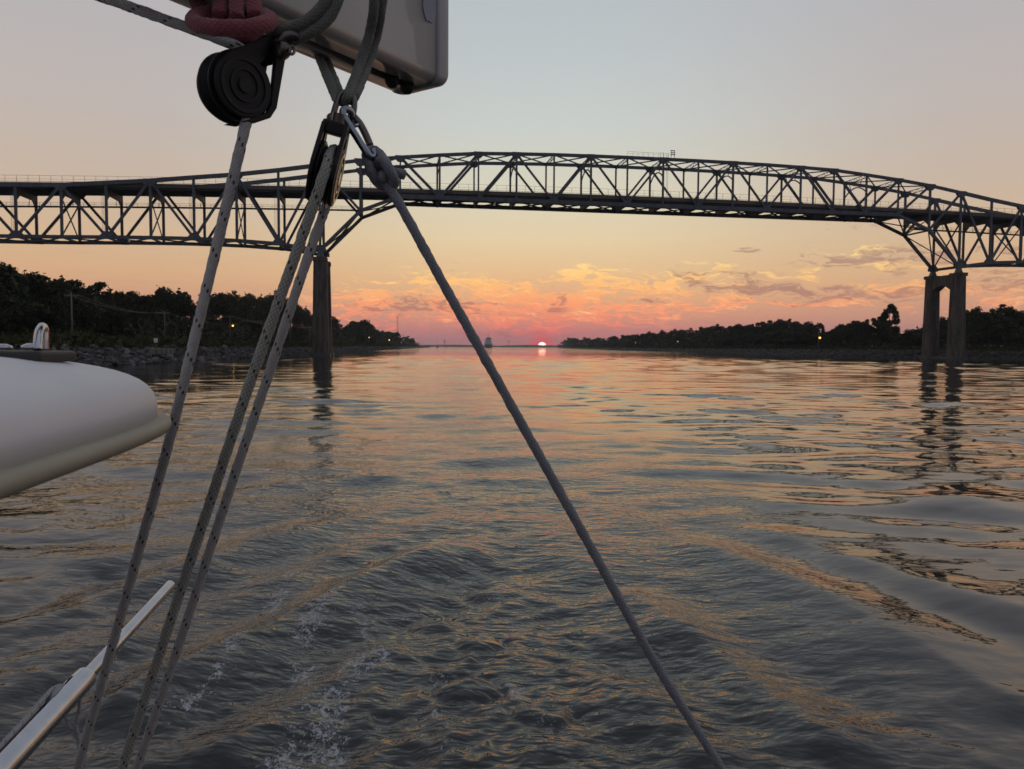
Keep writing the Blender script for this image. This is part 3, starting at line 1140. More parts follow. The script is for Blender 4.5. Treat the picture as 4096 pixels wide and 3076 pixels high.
for i in (0, 18):
    c = bp(i, BW / 2, 0)
    for w in (0.0, BW):
        p = bp(i, w, 0)
        mb = MB()
        loft(mb, [octa(p, 2.1, 2.15, 0.75, -3), octa(p, 1.62, 1.75, 0.6, 24.3)])
        leg = mb.build('pier_leg', pier_m, bridge)
        bevel(leg, 0.06, 1)
        mb = MB()
        loft(mb, [octa(p, 2.5, 2.6, 0.8, -3), octa(p, 2.45, 2.55, 0.8, 0.85)])
        mb.build('pier_base', pier_dark, leg)
        mb = MB()
        loft(mb, [octa(p, 1.78, 1.92, 0.25, 24.3), octa(p, 1.78, 1.92, 0.25, 25.25)])
        mb.build('pier_cap', pier_m, leg)
        # recessed-looking panel set on the outer faces
        mb = MB()
        for s in (-1, 1):
            o0 = p + B_ACROSS * s * 2.02
            o1 = p + B_ACROSS * s * 1.86
            q = [o0 + B_ALONG * -1.0 + Vector((0, 0, 1.6)), o0 + B_ALONG * 1.0 + Vector((0, 0, 1.6)), o1 + B_ALONG * .9 + Vector((0, 0, 15)), o1 + B_ALONG * -.9 + Vector((0, 0, 15))]
            q2 = [v + B_ACROSS * s * 0.14 for v in q]
            mb.add(q + q2, [(0, 1, 2, 3), (7, 6, 5, 4), (0, 4, 5, 1), (1, 5, 6, 2), (2, 6, 7, 3), (3, 7, 4, 0)])
        mb.build('pier_panel', pier_m, leg)
        mb = MB()
        loft(mb, [octa(p, 0.95, 0.8, 0.1, 25.25), octa(p, 0.55, 0.45, 0.1, zb(i) - 0.25)])
        mb.build('bearing', steel, bridge)
    # portal beam with haunches
    h = 1.35
    poly = [(1.5, 24.9), (BW - 1.5, 24.9), (BW - 1.5, 20.6), (BW - 2.9, 21.5), (2.9, 21.5), (1.5, 20.6)]
    poly = [(1.2, 24.9), (BW - 1.2, 24.9), (BW - 1.2, 20.3), (BW - 1.9, 20.6), (BW - 3.9, 21.8), (3.9, 21.8), (1.9, 20.6), (1.2, 20.3)]
    mb = MB().prism([(x, z) for x, z in poly], B_ACROSS, Vector((0, 0, 1)), B_ALONG, bp(i, 0, 0), -h, h)
    mb.build('pier_crossbeam', pier_m, bridge)
    mb = MB().prism([(1.6, -3), (BW - 1.6, -3), (BW - 1.6, 0.6), (1.6, 0.6)], B_ACROSS, Vector((0, 0, 1)), B_ALONG, bp(i, 0, 0), -1.5, 1.5)
    mb.build('pier_strut', pier_dark, bridge)

# ------------------------------------------------------------------ trees
leaf_m = []
for k, (c1, c2) in enumerate((((0.024, 0.034, 0.012), (0.042, 0.052, 0.02)), ((0.03, 0.038, 0.014), (0.052, 0.056, 0.022)), ((0.022, 0.03, 0.014), (0.036, 0.045, 0.02)))):
    leaf_m.append(mat('foliage_%s' % 'abc'[k], c1, 0.75, col2=c2, scale=0.9, spec=0.15))
bark = mat('bark', (0.06, 0.05, 0.04), 0.9, col2=(0.035, 0.03, 0.025), scale=4, bump=0.5, bscale=12, spec=0.15)


def leaf_cloud(rs, centers, radii, per, size):
    P = []
    for c, r in zip(centers, radii):
        n = max(8, int(per * (r / np.mean(radii)) ** 2))
        d = rs.randn(n, 3)
        d /= np.linalg.norm(d, axis=1)[:, None]
        rad = (0.35 + 0.65 * rs.rand(n) ** 0.5) * (1 + 0.16 * rs.randn(n))
        p = d * rad[:, None] * np.array([r, r, r * 0.8]) + c
        P.append(p)
    P = np.concatenate(P)
    n = len(P)
    a = rs.randn(n, 3)
    a /= np.linalg.norm(a, axis=1)[:, None]
    b = np.cross(a, rs.randn(n, 3))
    b /= np.linalg.norm(b, axis=1)[:, None]
    s = size * (0.6 + 0.8 * rs.rand(n))[:, None]
    a *= s
    b *= s * 0.62
    V = np.stack([P - a, P + b * 0.9, P + a, P - b * 0.9], 1).reshape(-1, 3)
    Fc = np.arange(n * 4).reshape(-1, 4)
    return V, Fc


def crown_mesh(seed, style):
    rs = np.random.RandomState(seed)
    cs, rr = [], []
    if style == 'round':
        n = 26
        for i in range(n):
            d = rs.randn(3)
            d /= np.linalg.norm(d)
            f = 0.35 + 0.65 * rs.rand() ** 0.5
            cs.append(np.array([d[0] * 0.30 * f, d[1] * 0.30 * f, 0.56 + d[2] * 0.33 * f]))
            rr.append(0.085 + 0.055 * rs.rand())
        per, size = 230, 0.021
    elif style == 'airy':
        n = 22
        for i in range(n):
            d = rs.randn(3)
            d /= np.linalg.norm(d)
            f = 0.5 + 0.5 * rs.rand()
            cs.append(np.array([d[0] * 0.26 * f, d[1] * 0.26 * f, 0.66 + d[2] * 0.28 * f]))
            rr.append(0.05 + 0.045 * rs.rand())
        per, size = 150, 0.019
    elif style == 'tall':
        n = 26
        for i in range(n):
            z = 0.2 + 0.74 * rs.rand()
            w = 0.16 * math.sin(math.pi * min(1, (z - 0.08) / 0.95)) ** 0.7
            a = rs.rand() * 6.283
            cs.append(np.array([math.cos(a) * w, math.sin(a) * w, z]))
            rr.append(0.06 + 0.05 * rs.rand())
        per, size = 210, 0.018
    else:   # bush
        n = 20
        for i in range(n):
            a, f = rs.rand() * 6.283, rs.rand() ** 0.5
            cs.append(np.array([math.cos(a) * 0.55 * f, math.sin(a) * 0.55 * f, 0.2 + 0.55 * rs.rand() * (1 - 0.5 * f)]))
            rr.append(0.2 + 0.12 * rs.rand())
        per, size = 130, 0.06
    # ragged tips
    for i in range(10 if style != 'bush' else 5):
        k = rs.randint(len(cs))
        d = cs[k] - np.array([0, 0, 0.5])
        d = d / (np.linalg.norm(d) + 1e-6)
        cs.append(cs[k] + d * rr[k] * 0.9 + np.array([0, 0, 0.02]))
        rr.append(rr[k] * 0.45)
    V, Fc = leaf_cloud(rs, cs, rr, per, size)
    V[:, 2] = np.maximum(V[:, 2], 0.01)
    top = np.sort(V[:, 2])[-12]
    if style != 'bush':
        V[:, 2] *= 1.0 / top
    me = bpy.data.meshes.new('crown')
    me.from_pydata(V.tolist(), [], Fc.tolist())
    me.materials.append(leaf_m[seed % 3])
    # trunk and limbs
    mb = MB()
    if style != 'bush':
        bend = rs.uniform(-0.03, 0.03, 2)
        mb.tube([(0, 0, -0.06), (bend[0] * .3, bend[1] * .3, 0.2), (bend[0], bend[1], 0.45), (bend[0] * 1.3, bend[1] * 1.3, 0.85)], [0.020, 0.016, 0.011, 0.003], 7)
        for k in range(9):
            c = cs[rs.randint(len(cs))]
            z0 = 0.22 + 0.4 * rs.rand()
            p0 = Vector((bend[0] * z0 * 2, bend[1] * z0 * 2, min(z0, c[2] - 0.03)))
            mb.tube([p0, p0.lerp(Vector(c), 0.55) + Vector((0, 0, -0.02)), Vector(c)], [0.008, 0.005, 0.002], 5)
    else:
        for k in range(5):
            mb.tube([(0, 0, -0.1), (rs.uniform(-.3, .3), rs.uniform(-.3, .3), 0.5)], [0.03, 0.008], 5)
    mt = bpy.data.meshes.new('trunk')
    mt.from_pydata([tuple(v) for v in mb.v], [], mb.f)
    mt.materials.append(bark)
    return me, mt


VAR = {'round': [crown_mesh(i, 'round') for i in range(7)], 'airy': [crown_mesh(20 + i, 'airy') for i in range(3)],
       'tall': [crown_mesh(30 + i, 'tall') for i in range(3)], 'bush': [crown_mesh(40 + i, 'bush') for i in range(4)]}


def tree(name, style, loc, height, width, label, group=None, cat='tree', var=None, rz=None):
    cm, tm = VAR[style][rnd.randrange(len(VAR[style])) if var is None else var]
    o = empty(name, loc)
    o.rotation_euler = (0, 0, rnd.uniform(0, 6.28) if rz is None else rz)
    o.scale = (width, width, height)
    for nm, me in (('crown', cm), ('trunk', tm)):
        c = bpy.data.objects.new(nm, me)
        COL.objects.link(c)
        c.parent = o
    tag(o, label, cat, group)
    return o


LW, RW = 'trees of the wood on the left bank', 'trees of the wood on the right bank'
# skyline: photo column, photo row of the top, metres inland, style, width in metres, label (None: one of the wood)
left_sky = [
    (-150, 1040, 34, 'round', 15, None), (-60, 1062, 36, 'round', 14, None), (20, 1058, 36, 'round', 14, 'tallest dark tree at the left edge of the picture'),
    (90, 1092, 35, 'round', 11, None), (160, 1108, 37, 'airy', 13, None), (215, 1120, 36, 'round', 9, None),
    (265, 1104, 38, 'airy', 13, 'airy tree with sky showing through, just above the first utility pole'),
    (355, 1128, 40, 'airy', 14, 'loose tree with sky between its branches, right of the first utility pole'), (330, 1180, 34, 'round', 8, None), (405, 1190, 38, 'airy', 9, None), (450, 1166, 40, 'round', 11, None),
    (510, 1168, 42, 'round', 12, None), (570, 1178, 40, 'round', 12, None), (625, 1163, 44, 'airy', 12, None), (700, 1150, 44, 'round', 14, 'broad tree rising above the wood behind the white sign'),
    (765, 1172, 42, 'round', 12, None), (850, 1160, 46, 'airy', 12, 'thin-topped tree between the left rope and the pair of ropes'), (905, 1170, 40, 'round', 14, None), (965, 1165, 44, 'round', 15, None),
    (1030, 1175, 40, 'round', 15, None), (1100, 1163, 42, 'round', 17, 'dark domed tree just left of the left bridge pier'), (1165, 1190, 36, 'round', 13, None), (1215, 1222, 36, 'round', 12, 'small round tree stepping down beside the left bridge pier'),
    (1250, 1262, 34, 'round', 11, None), (1335, 1266, 30, 'round', 17, 'rounded tree showing just right of the left bridge pier'), (1380, 1302, 28, 'round', 15, None),
    (1440, 1280, 24, 'round', 26, 'broad dome-shaped tree between left pier and the radio mast'), (1410, 1300, 24, 'round', 18, None), (1475, 1300, 24, 'round', 20, None),
    (1520, 1322, 22, 'round', 20, None), (1553, 1325, 22, 'round', 20, None), (1588, 1326, 20, 'airy', 18, 'open-crowned tree at the foot of the radio mast'), (1622, 1344, 18, 'airy', 18, None), (1645, 1352, 18, 'round', 16, 'last tree on the low point of the left bank')]
for (px, py, off, st, wd, lab) in left_sky:
    D = depth_on(px, off, 'L')
    x = (px - 2048) / F_PX * D
    z0 = ground_z(off) - 0.2
    H = (hor(px) - py) / F_PX * D + CAM_H - z0
    tree('broadleaf_tree', st, (x, D, z0), H, wd * 1.45 if st != 'tall' else wd * 2.2, lab or 'dark leafy tree within the dense wood on the left bank', LW)
for k in range(62):
    px = rnd.uniform(-200, 1280)
    off = rnd.uniform(31, 36) if k % 2 else rnd.uniform(42, 60)
    D = depth_on(px, off, 'L')
    H = rnd.uniform(7.0, 10.0)
    tree('broadleaf_tree', 'round', ((px - 2048) / F_PX * D, D, ground_z(off) - 0.2), H, rnd.uniform(12, 18), 'dark leafy tree within the dense wood on the left bank', LW)
for k in range(30):
    px = 560 + 24 * k + rnd.uniform(-10, 10)
    off = rnd.uniform(50, 70)
    D = depth_on(px, off, 'L')
    tree('broadleaf_tree', 'round', ((px - 2048) / F_PX * D, D, ground_z(off) - 0.4), rnd.uniform(9, 11), rnd.uniform(15, 20), 'dark leafy tree within the dense wood on the left bank', LW)
for k in range(14):
    px = rnd.uniform(1330, 1640)
    off = rnd.uniform(14, 22)
    D = depth_on(px, off, 'L')
    tree('broadleaf_tree', 'round', ((px - 2048) / F_PX * D, D, ground_z(off) - 0.2), rnd.uniform(7, 10), rnd.uniform(16, 24), 'dark leafy tree within the dense wood on the left bank', LW)

right_sky = [
    (2238, 1378, 20, 'round', 24, 'low tree at the far tip of the right bank beside the sun'), (2262, 1358, 20, 'round', 26, None), (2280, 1350, 20, 'round', 24, None), (2305, 1352, 20, 'round', 24, None), (2345, 1348, 20, 'round', 24, None), (2390, 1350, 20, 'round', 22, None),
    (2435, 1352, 20, 'round', 20, None), (2470, 1344, 20, 'round', 20, None), (2515, 1338, 20, 'round', 20, None), (2555, 1334, 20, 'round', 20, None), (2600, 1326, 20, 'round', 19, None), (2650, 1320, 20, 'round', 18, None), (2695, 1316, 20, 'round', 18, None),
    (2745, 1312, 20, 'round', 17, None), (2795, 1314, 20, 'round', 17, None), (2830, 1304, 20, 'round', 15, None), (2872, 1297, 20, 'round', 15, None), (2920, 1300, 20, 'round', 16, None), (2965, 1296, 20, 'round', 15, None),
    (3010, 1297, 20, 'round', 14, None), (3055, 1281, 20, 'airy', 14, None), (3080, 1285, 22, 'round', 13, None), (3118, 1277, 20, 'round', 14, 'highest crown in the middle of the right bank wood'), (3160, 1284, 20, 'round', 13, None), (3205, 1286, 20, 'round', 14, None),
    (3250, 1290, 20, 'airy', 11, None), (3275, 1292, 20, 'tall', 8, 'slim tree at the right end of the long wood, above the amber lamp'), (3300, 1330, 18, 'round', 7, None), (3345, 1296, 18, 'round', 11, None), (3385, 1283, 18, 'round', 12, 'round clump of tree crown left of the tall lone tree'), (3425, 1286, 18, 'round', 11, None),
    (3460, 1300, 18, 'round', 7, None), (3492, 1266, 18, 'airy', 9, 'smaller thin tree leaning on the tall lone tree'), (3548, 1216, 18, 'tall', 12, 'tall lone tree standing up left of the right bridge pier'),
    (3672, 1318, 24, 'round', 8, None), (3715, 1283, 26, 'round', 11, None), (3765, 1268, 28, 'round', 12, None), (3810, 1255, 28, 'round', 12, None), (3850, 1240, 30, 'round', 12, None), (3895, 1228, 30, 'round', 14, 'rounded crown showing just right of the right bridge pier'),
    (3950, 1236, 30, 'round', 12, None), (4010, 1216, 30, 'round', 16, 'highest round crown at the right edge of the picture'), (4060, 1226, 30, 'round', 12, None), (4100, 1250, 30, 'airy', 10, None), (4160, 1245, 30, 'round', 13, None), (4230, 1240, 30, 'round', 14, None)]
for (px, py, off, st, wd, lab) in right_sky:
    D = depth_on(px, off, 'R')
    z0 = ground_z(off) - 0.2
    H = (hor(px) - py) / F_PX * D + CAM_H - z0
    tree('broadleaf_tree', st, ((px - 2048) / F_PX * D, D, z0), H, wd * 1.4 if st != 'tall' else wd * 1.35, lab or 'dark leafy tree within the long wood on the right bank', RW)
for k in range(70):
    px = rnd.uniform(2260, 3290) if k % 3 else rnd.uniform(3670, 4150)
    off = rnd.uniform(14, 18) if px < 3400 else rnd.uniform(20, 26)
    D = depth_on(px, off, 'R')
    tree('broadleaf_tree', 'round', ((px - 2048) / F_PX * D, D, ground_z(off) - 0.2), rnd.uniform(6, 9), rnd.uniform(14, 22) * (1 + D / 2500), 'dark leafy tree within the long wood on the right bank', RW)

for k in range(26):
    px = 3285 + 16 * k + rnd.uniform(-8, 8)
    off = rnd.uniform(14, 34)
    D = depth_on(px, off, 'R')
    tree('broadleaf_tree', 'round', ((px - 2048) / F_PX * D, D, ground_z(off) - 0.5), rnd.uniform(3.5, 5.5) if 3570 < px < 3670 else rnd.uniform(5, 7), rnd.uniform(9, 13), 'dark leafy tree within the long wood on the right bank', RW)

# undergrowth and rough grass: nobody could count it
def scatter(name, poly, sg, rows, seed, label, cat):
    rs = np.random.RandomState(seed)
    Vs, Fs, k = [], [], 0
    for (y0, y1, o0, o1, n, s0, s1, zf) in rows:
        y = y0 + (y1 - y0) * rs.rand(n) ** 1.4
        off = o0 + (o1 - o0) * rs.rand(n)
        xs = np.array([shore_x(poly, v) for v in y]) + sg * off
        z = np.array([ground_z(v) for v in off])
        s = s0 + (s1 - s0) * rs.rand(n)
        clump = 0.6 + 0.4 * np.sin(xs * 0.35 + seed) * np.sin(y * 0.21 + seed)
        h = z + s * zf * rs.rand(n) * clump
        P = np.stack([xs, y, h], 1)
        a = rs.randn(n, 3)
        a[:, 2] = np.abs(a[:, 2]) * (1.6 if zf <= 1 else 1.0)
        a /= np.linalg.norm(a, axis=1)[:, None]
        b = np.cross(a, rs.randn(n, 3))
        b /= np.linalg.norm(b, axis=1)[:, None]
        q = (0.28 if zf > 1 else 0.5) * s[:, None]
        V = np.stack([P - a * q * 0.3, P + b * q * 0.35, P + a * q, P - b * q * 0.35], 1).reshape(-1, 3)
        Vs.append(V)
        Fs.append(np.arange(n * 4).reshape(-1, 4) + k)
        k += n * 4
    V = np.concatenate(Vs)
    Fc = np.concatenate(Fs)
    me = bpy.data.meshes.new(name)
    me.from_pydata(V.tolist(), [], Fc.tolist())
    me.materials.append(mat('grass_rough', (0.03, 0.036, 0.013), 0.85, col2=(0.055, 0.052, 0.022), scale=0.25, spec=0.1) if zf <= 1 else leaf_m[1])
    o = link(name, me)
    tag(o, label, cat, kind='stuff')


scatter('rough_grass', LEFT, -1, [(60, 330, 4.0, 34, 30000, 0.8, 1.8, 1.0), (330, 1200, 5, 16, 5000, 1.2, 2.6, 1.0)], 1, 'rough dark grass on top of the left bank', 'grass')
scatter('rough_grass', RIGHT, 1, [(150, 460, 4.5, 20, 14000, 0.8, 1.7, 1.0), (460, 1500, 4.5, 14, 5000, 1.4, 3.0, 1.0)], 2, 'rough dark grass on top of the right bank', 'grass')
scatter('undergrowth', LEFT, -1, [(60, 330, 28, 50, 26000, 3.0, 5.0, 2.0), (330, 1500, 10, 24, 9000, 3.0, 6.0, 1.8)], 3, 'tangled undergrowth at the foot of the left bank wood', 'undergrowth')
scatter('undergrowth', RIGHT, 1, [(180, 460, 12, 26, 12000, 2.0, 4.0, 2.0), (460, 2100, 8, 22, 12000, 3.0, 6.5, 1.8)], 4, 'tangled undergrowth at the foot of the right bank wood', 'undergrowth')

# ------------------------------------------------------------------ things on the banks
wood_m = mat('pole_wood', (0.17, 0.15, 0.13), 0.85, col2=(0.10, 0.09, 0.08), scale=1.5)
wire_m = mat('wire', (0.05, 0.05, 0.05), 0.6)
lamp_amber = emit_mat('lamp_amber', (1.0, 0.55, 0.07), 2.6)
lamp_pale = emit_mat('lamp_pale', (1.0, 0.72, 0.30), 1.2)
lamp_dim = emit_mat('lamp_dim', (1.0, 0.62, 0.22), 0.7)
fix_m = mat('lamp_housing', (0.12, 0.12, 0.12), 0.5)


def ball(mb, c, r, n=8):
    c = Vector(c)
    rings = [[c + Vector((math.cos(2 * math.pi * j / n) * r * math.sin(math.pi * i / 6), math.sin(2 * math.pi * j / n) * r * math.sin(math.pi * i / 6), r * math.cos(math.pi * i / 6))) for j in range(n)] for i in range(1, 6)][::-1]
    loft(mb, rings)


def pole(px, D, ztop, zg, label, group, arms=True, lamp=None, name='utility_pole', r=0.15):
    x = (px - 2048) / F_PX * D
    o = empty(name, (x, D, zg))
    tag(o, label, 'pole', group)
    MB().tube([(x, D, zg - 0.6), (x, D, ztop)], [r, r * 0.65], 8).build('shaft', wood_m, o, True)
    if arms:
        ca = MB().beam((x - 1.0, D - 0.2, ztop - 0.5), (x + 1.0, D + 0.2, ztop - 0.5), 0.12, 0.14).build('crossarm', wood_m, o)
        mb = MB()
        for d in (-0.9, -0.4, 0.4, 0.9):
            mb.tube([(x + d, D + d * .2, ztop - 0.43), (x + d, D + d * .2, ztop - 0.2)], [0.06, 0.045], 6)
        mb.build('insulators', fix_m, ca)
    if lamp:
        py, m, rr, side = lamp
        lz = CAM_H + (hor(px) - py) / F_PX * D
        la = MB().tube(spline([(x, D, lz + 0.1), (x + side * 0.5, D - 0.3, lz + 0.35), (x + side * 0.9, D - 0.5, lz + 0.3)], 4), 0.045, 6).build('lamp_arm', fix_m, o)
        mb = MB()
        ball(mb, (x + side * 0.9, D - 0.5, lz), rr)
        mb.build('lamp_globe', m, la, True)
        mb = MB()
        mb.tube([(x + side * 0.9, D - 0.5, lz + rr * 0.6), (x + side * 0.9, D - 0.5, lz + rr + 0.25)], [rr * 1.05, 0.06], 8)
        mb.build('lamp_hood', fix_m, la)
    return Vector((x, D, ztop - 0.25))


PG = 'utility poles along the left bank'
tops = [pole(291, 115, 10.6, 3.0, 'grey wooden utility pole rising above the white lid', PG, True),
        pole(661, 178, 10.6, 3.2, 'utility pole just right of the white sign', PG),
        pole(922, 200, 10.75, 3.2, 'utility pole carrying an amber lamp, left of the paired ropes', PG, True, (1303, lamp_amber, 0.27, 1)),
        pole(1162, 262, 10.9, 3.2, 'utility pole between the paired ropes and the left pier', PG),
        pole(1240, 320, 11.0, 3.2, 'utility pole close beside the left bridge pier', PG)]
for k, (a, b) in enumerate(zip(tops[:-1], tops[1:])):
    o = empty('power_line', tuple(a.lerp(b, 0.5)))
    tag(o, ['span of power wires from the pole above the lid to the pole by the sign', 'span of power wires from the pole by the sign to the lamp pole',
            'span of power wires from the lamp pole towards the left pier', 'span of power wires on the last two poles before the left pier'][k], 'power line', 'power line spans on the left bank')
    for d in (-0.85, -0.35, 0.4, 0.9):
        pts = []
        for q in range(13):
            f = q / 12
            p = a.lerp(b, f) + Vector((d, d * .2, -1.1 * (1 - (2 * f - 1) ** 2) - (0.0 if d > -0.5 else 0.0)))
            pts.append(p)
        MB().tube(pts, 0.028, 4, False).build('wire', wire_m, o)
# small lamp poles further along the left shore
for px, py, D, m, rr, lab in ((1475, 1350, 480, lamp_pale, 0.34, 'small amber lamp under the domed tree on the left bank'), (1556, 1360, 640, lamp_amber, 0.5, 'bright amber lamp near the point of the left bank'), (1604, 1369, 800, lamp_dim, 0.4, 'faint lamp below the radio mast on the left bank')):
    pole(px, D, CAM_H + (hor(px) - py) / F_PX * D + 1.0, 2.6, lab, 'lamp posts on the left bank', False, (py, m, rr, 0.3), 'lamp_post', 0.12)
for px, py, D, m, rr, lab in ((3271, 1351, 288, lamp_amber, 0.42, 'lamp post with a large amber light at the end of the right wood'), (2898, 1363, 452, lamp_pale, 0.34, 'lamp post with a small pale light in the middle of the right bank'),
                              (2707, 1366, 535, lamp_dim, 0.42, 'second lamp post with a small pale light along the right bank, leftward'), (2539, 1371, 680, lamp_dim, 0.42, 'faint lamp post in the middle of the receding right bank'), (2344, 1377, 1000, lamp_dim, 0.42, 'faintest lamp post near the far tip of the right bank')):
    pole(px, D, CAM_H + (hor(px) - py) / F_PX * D + (2.2 if px == 3271 else 1.0), 2.6, lab, 'lamp posts along the right bank', False, (py, m, rr, 0.3), 'lamp_post', 0.16)

# white sign and low concrete blocks on the left bank
D = 106.0
x = (624 - 2048) / F_PX * D
zc = CAM_H + (hor(624) - 1361) / F_PX * D
sg_o = empty('shore_sign', (x, D, 2.5))
tag(sg_o, 'small white rectangular sign on a post above the rocks', 'sign')
MB().box((x, D, zc), (0.52, 0.05, 0.62)).build('sign_panel', mat('sign_white', (0.7, 0.7, 0.68), 0.5, col2=(0.6, 0.6, 0.57), scale=3), sg_o)
MB().beam((x, D + 0.05, 2.0), (x, D + 0.05, zc + 0.25), 0.06, 0.06, up=(0, 1, 0)).build('post', wood_m, sg_o)
for k, (px, wpx) in enumerate(((607, 18), (633, 14), (652, 12), (670, 10), (686, 12))):
    D = 101.0 + k
    x = (px - 2048) / F_PX * D
    z = CAM_H + (hor(px) - 1397) / F_PX * D
    o = MB().box((x, D, z - 0.25), (wpx / F_PX * D, 0.5, 0.8), 0.2).build('concrete_block', conc)
    bevel(o, 0.05, 2)
    tag(o, ['widest low concrete block on the rocks below the white sign', 'second concrete block from the left below the white sign', 'third concrete block from the left below the white sign', 'fourth concrete block from the left, nearest the left rope but one', 'concrete block nearest the left rope on the rocks'][k], 'concrete block', 'concrete blocks on the riprap')

# radio mast, slim aerials, pylons
mast_m = mat('mast_steel', (0.2, 0.2, 0.21), 0.5)


def lattice(name, px, D, ztop, zg, w, label, group=None, arms=()):
    x = (px - 2048) / F_PX * D
    o = empty(name, (x, D, zg))
    tag(o, label, 'mast' if not arms else 'pylon', group)
    mb = MB()
    wt = w * (0.25 if arms else 1.0)
    n = 12
    for sx, sy in ((-1, -1), (1, -1), (1, 1), (-1, 1)):
        mb.beam((x + sx * w / 2, D + sy * w / 2, zg), (x + sx * wt / 2, D + sy * wt / 2, ztop), w * .1, w * .1, up=(0, 1, 0))
    for q in range(n):
        f0, f1 = q / n, (q + 1) / n
        w0, w1 = w + (wt - w) * f0, w + (wt - w) * f1
        s = 1 if q % 2 else -1
        for y in (-1, 1):
            mb.beam((x - s * w0 / 2, D + y * w0 / 2, zg + (ztop - zg) * f0), (x + s * w1 / 2, D + y * w1 / 2, zg + (ztop - zg) * f1), w * .07, w * .07)
    mb.build('lattice_frame', mast_m, o)
    for za, L in arms:
        MB().beam((x - L, D, za), (x + L, D, za), w * .12, w * .16).build('crossarm', mast_m, o)
    return o


lattice('radio_mast', 1590, 1120, 46.5, 3, 1.6, 'tall slim radio mast behind the point of the left bank')
lattice('radio_mast', 1612, 1300, 23.5, 3, 1.3, 'short aerial just right of the tall radio mast')
lattice('power_pylon', 1778, 4500, 43, 6, 9, 'hazy pylon on the far shore between the yacht and the ship', 'pylons on the far shore', ((38, 9), (31, 10)))
lattice('power_pylon', 2034, 4500, 42, 6, 8, 'hazy pylon on the far shore between the ship and the sun', 'pylons on the far shore', ((38, 8), (32, 9)))
for k, (px, py) in enumerate(((1668, 1368), (1675, 1372), (1684, 1370), (1711, 1378))):
    D = 1700
    x = (px - 2048) / F_PX * D
    o = MB().tube([(x, D, 0.5), (x, D, CAM_H + (hor(px) - py) / F_PX * D)], [0.45, 0.35], 8).build('mooring_pile', wood_m)
    tag(o, ['leftmost dark pile off the tip of the left bank', 'second dark pile off the tip of the left bank', 'third dark pile off the tip of the left bank', 'outermost lone pile off the tip of the left bank'][k], 'pile', 'piles off the left bank')

# ------------------------------------------------------------------ vessels
hull_dark = mat('ship_hull', (0.07, 0.075, 0.09), 0.5)
hull_red = mat('ship_boot', (0.22, 0.05, 0.04), 0.6)
ship_w = mat('ship_white', (0.6, 0.62, 0.64), 0.5)
D = 1900.0
X = (1951 - 2048) / F_PX * D
ship = empty('cargo_ship', (X, D, 0))
tag(ship, 'cargo ship seen from astern near the horizon, white house over dark hull', 'ship')


def stern(mb, z0, z1, w0, w1, y0, y1):
    vs = []
    for z, w in ((z0, w0), (z1, w1)):
        for (a, yy) in ((-1, y1), (-1, y0 + 9), (-.8, y0), (.8, y0), (1, y0 + 9), (1, y1), (0, y1 + 22)):
            vs.append((X + a * w / 2, yy, z))
    n = 7
    mb.add(vs, [tuple(range(n))[::-1], tuple(range(n, 2 * n))] + [(i, (i + 1) % n, (i + 1) % n + n, i + n) for i in range(n)])


mb = MB(); stern(mb, -1, 3.2, 17, 18.5, D, D + 120); mb.build('boot_topping', hull_red, ship)
mb = MB(); stern(mb, 3.2, 8.6, 18.5, 19.5, D - 2, D + 120); mb.build('hull', hull_dark, ship)
for (z0, z1, w, y0, d) in ((8.6, 12, 19, 6, 16), (12, 15.2, 17.5, 7, 15), (15.2, 18.2, 15.5, 8, 13), (18.2, 21, 13.5, 9, 11)):
    dh = MB().box((X, D + y0 + d / 2, (z0 + z1) / 2), (w, d, z1 - z0 - 0.01)).build('deck_house', ship_w, ship)
    for q in range(6):
        MB().box((X + (q - 2.5) * w / 7, D + y0 - 0.03, (z0 + z1) / 2 + 0.2), (0.9, 0.1, 0.9)).build('window', hull_dark, dh)
MB().box((X, D + 12, 21.6), (22, 4, 1.1)).build('bridge_wing', ship_w, ship)
MB().box((X + 1.5, D + 14, 23.8), (11, 6, 3.4)).build('wheelhouse', hull_dark, ship)
MB().tube([(X + 1, D + 13, 25), (X + 1, D + 13, 35)], [0.5, 0.25], 8).build('mast', hull_dark, ship)
MB().beam((X - 2.2, D + 13, 29), (X + 4.2, D + 13, 29), 0.3, 0.3).build('yard', hull_dark, ship)
MB().tube([(X - 5, D + 12, 22), (X - 5, D + 12, 29)], [0.35, 0.2], 6).build('aerial', hull_dark, ship)

D = 1500.0
X = (1749 - 2048) / F_PX * D
yacht = empty('sailing_yacht', (X, D, 0))
tag(yacht, 'distant sailing yacht with bare mast left of the ship', 'yacht')
mb = MB()
loft(mb, [[Vector((X + math.cos(a) * 1.3, D + math.sin(a) * 5, -0.4)) for a in np.linspace(0, 6.283, 13)[:-1]], [Vector((X + math.cos(a) * 1.8, D + math.sin(a) * 6, 1.5)) for a in np.linspace(0, 6.283, 13)[:-1]]])
mb.build('hull', hull_dark, yacht)
MB().box((X, D, 1.9), (2.0, 4, 0.8)).build('cabin', hull_dark, yacht)
MB().tube([(X, D, 1.4), (X, D, 18.5)], [0.16, 0.1], 6).build('mast', mast_m, yacht)
MB().tube([(X, D, 3), (X + 0.4, D - 5, 3.2)], [0.3, 0.22], 6).build('furled_sail', ship_w, yacht)
MB().tube([(X, D + 6, 1.6), (X, D, 18.2)], 0.05, 4).build('forestay', mast_m, yacht)

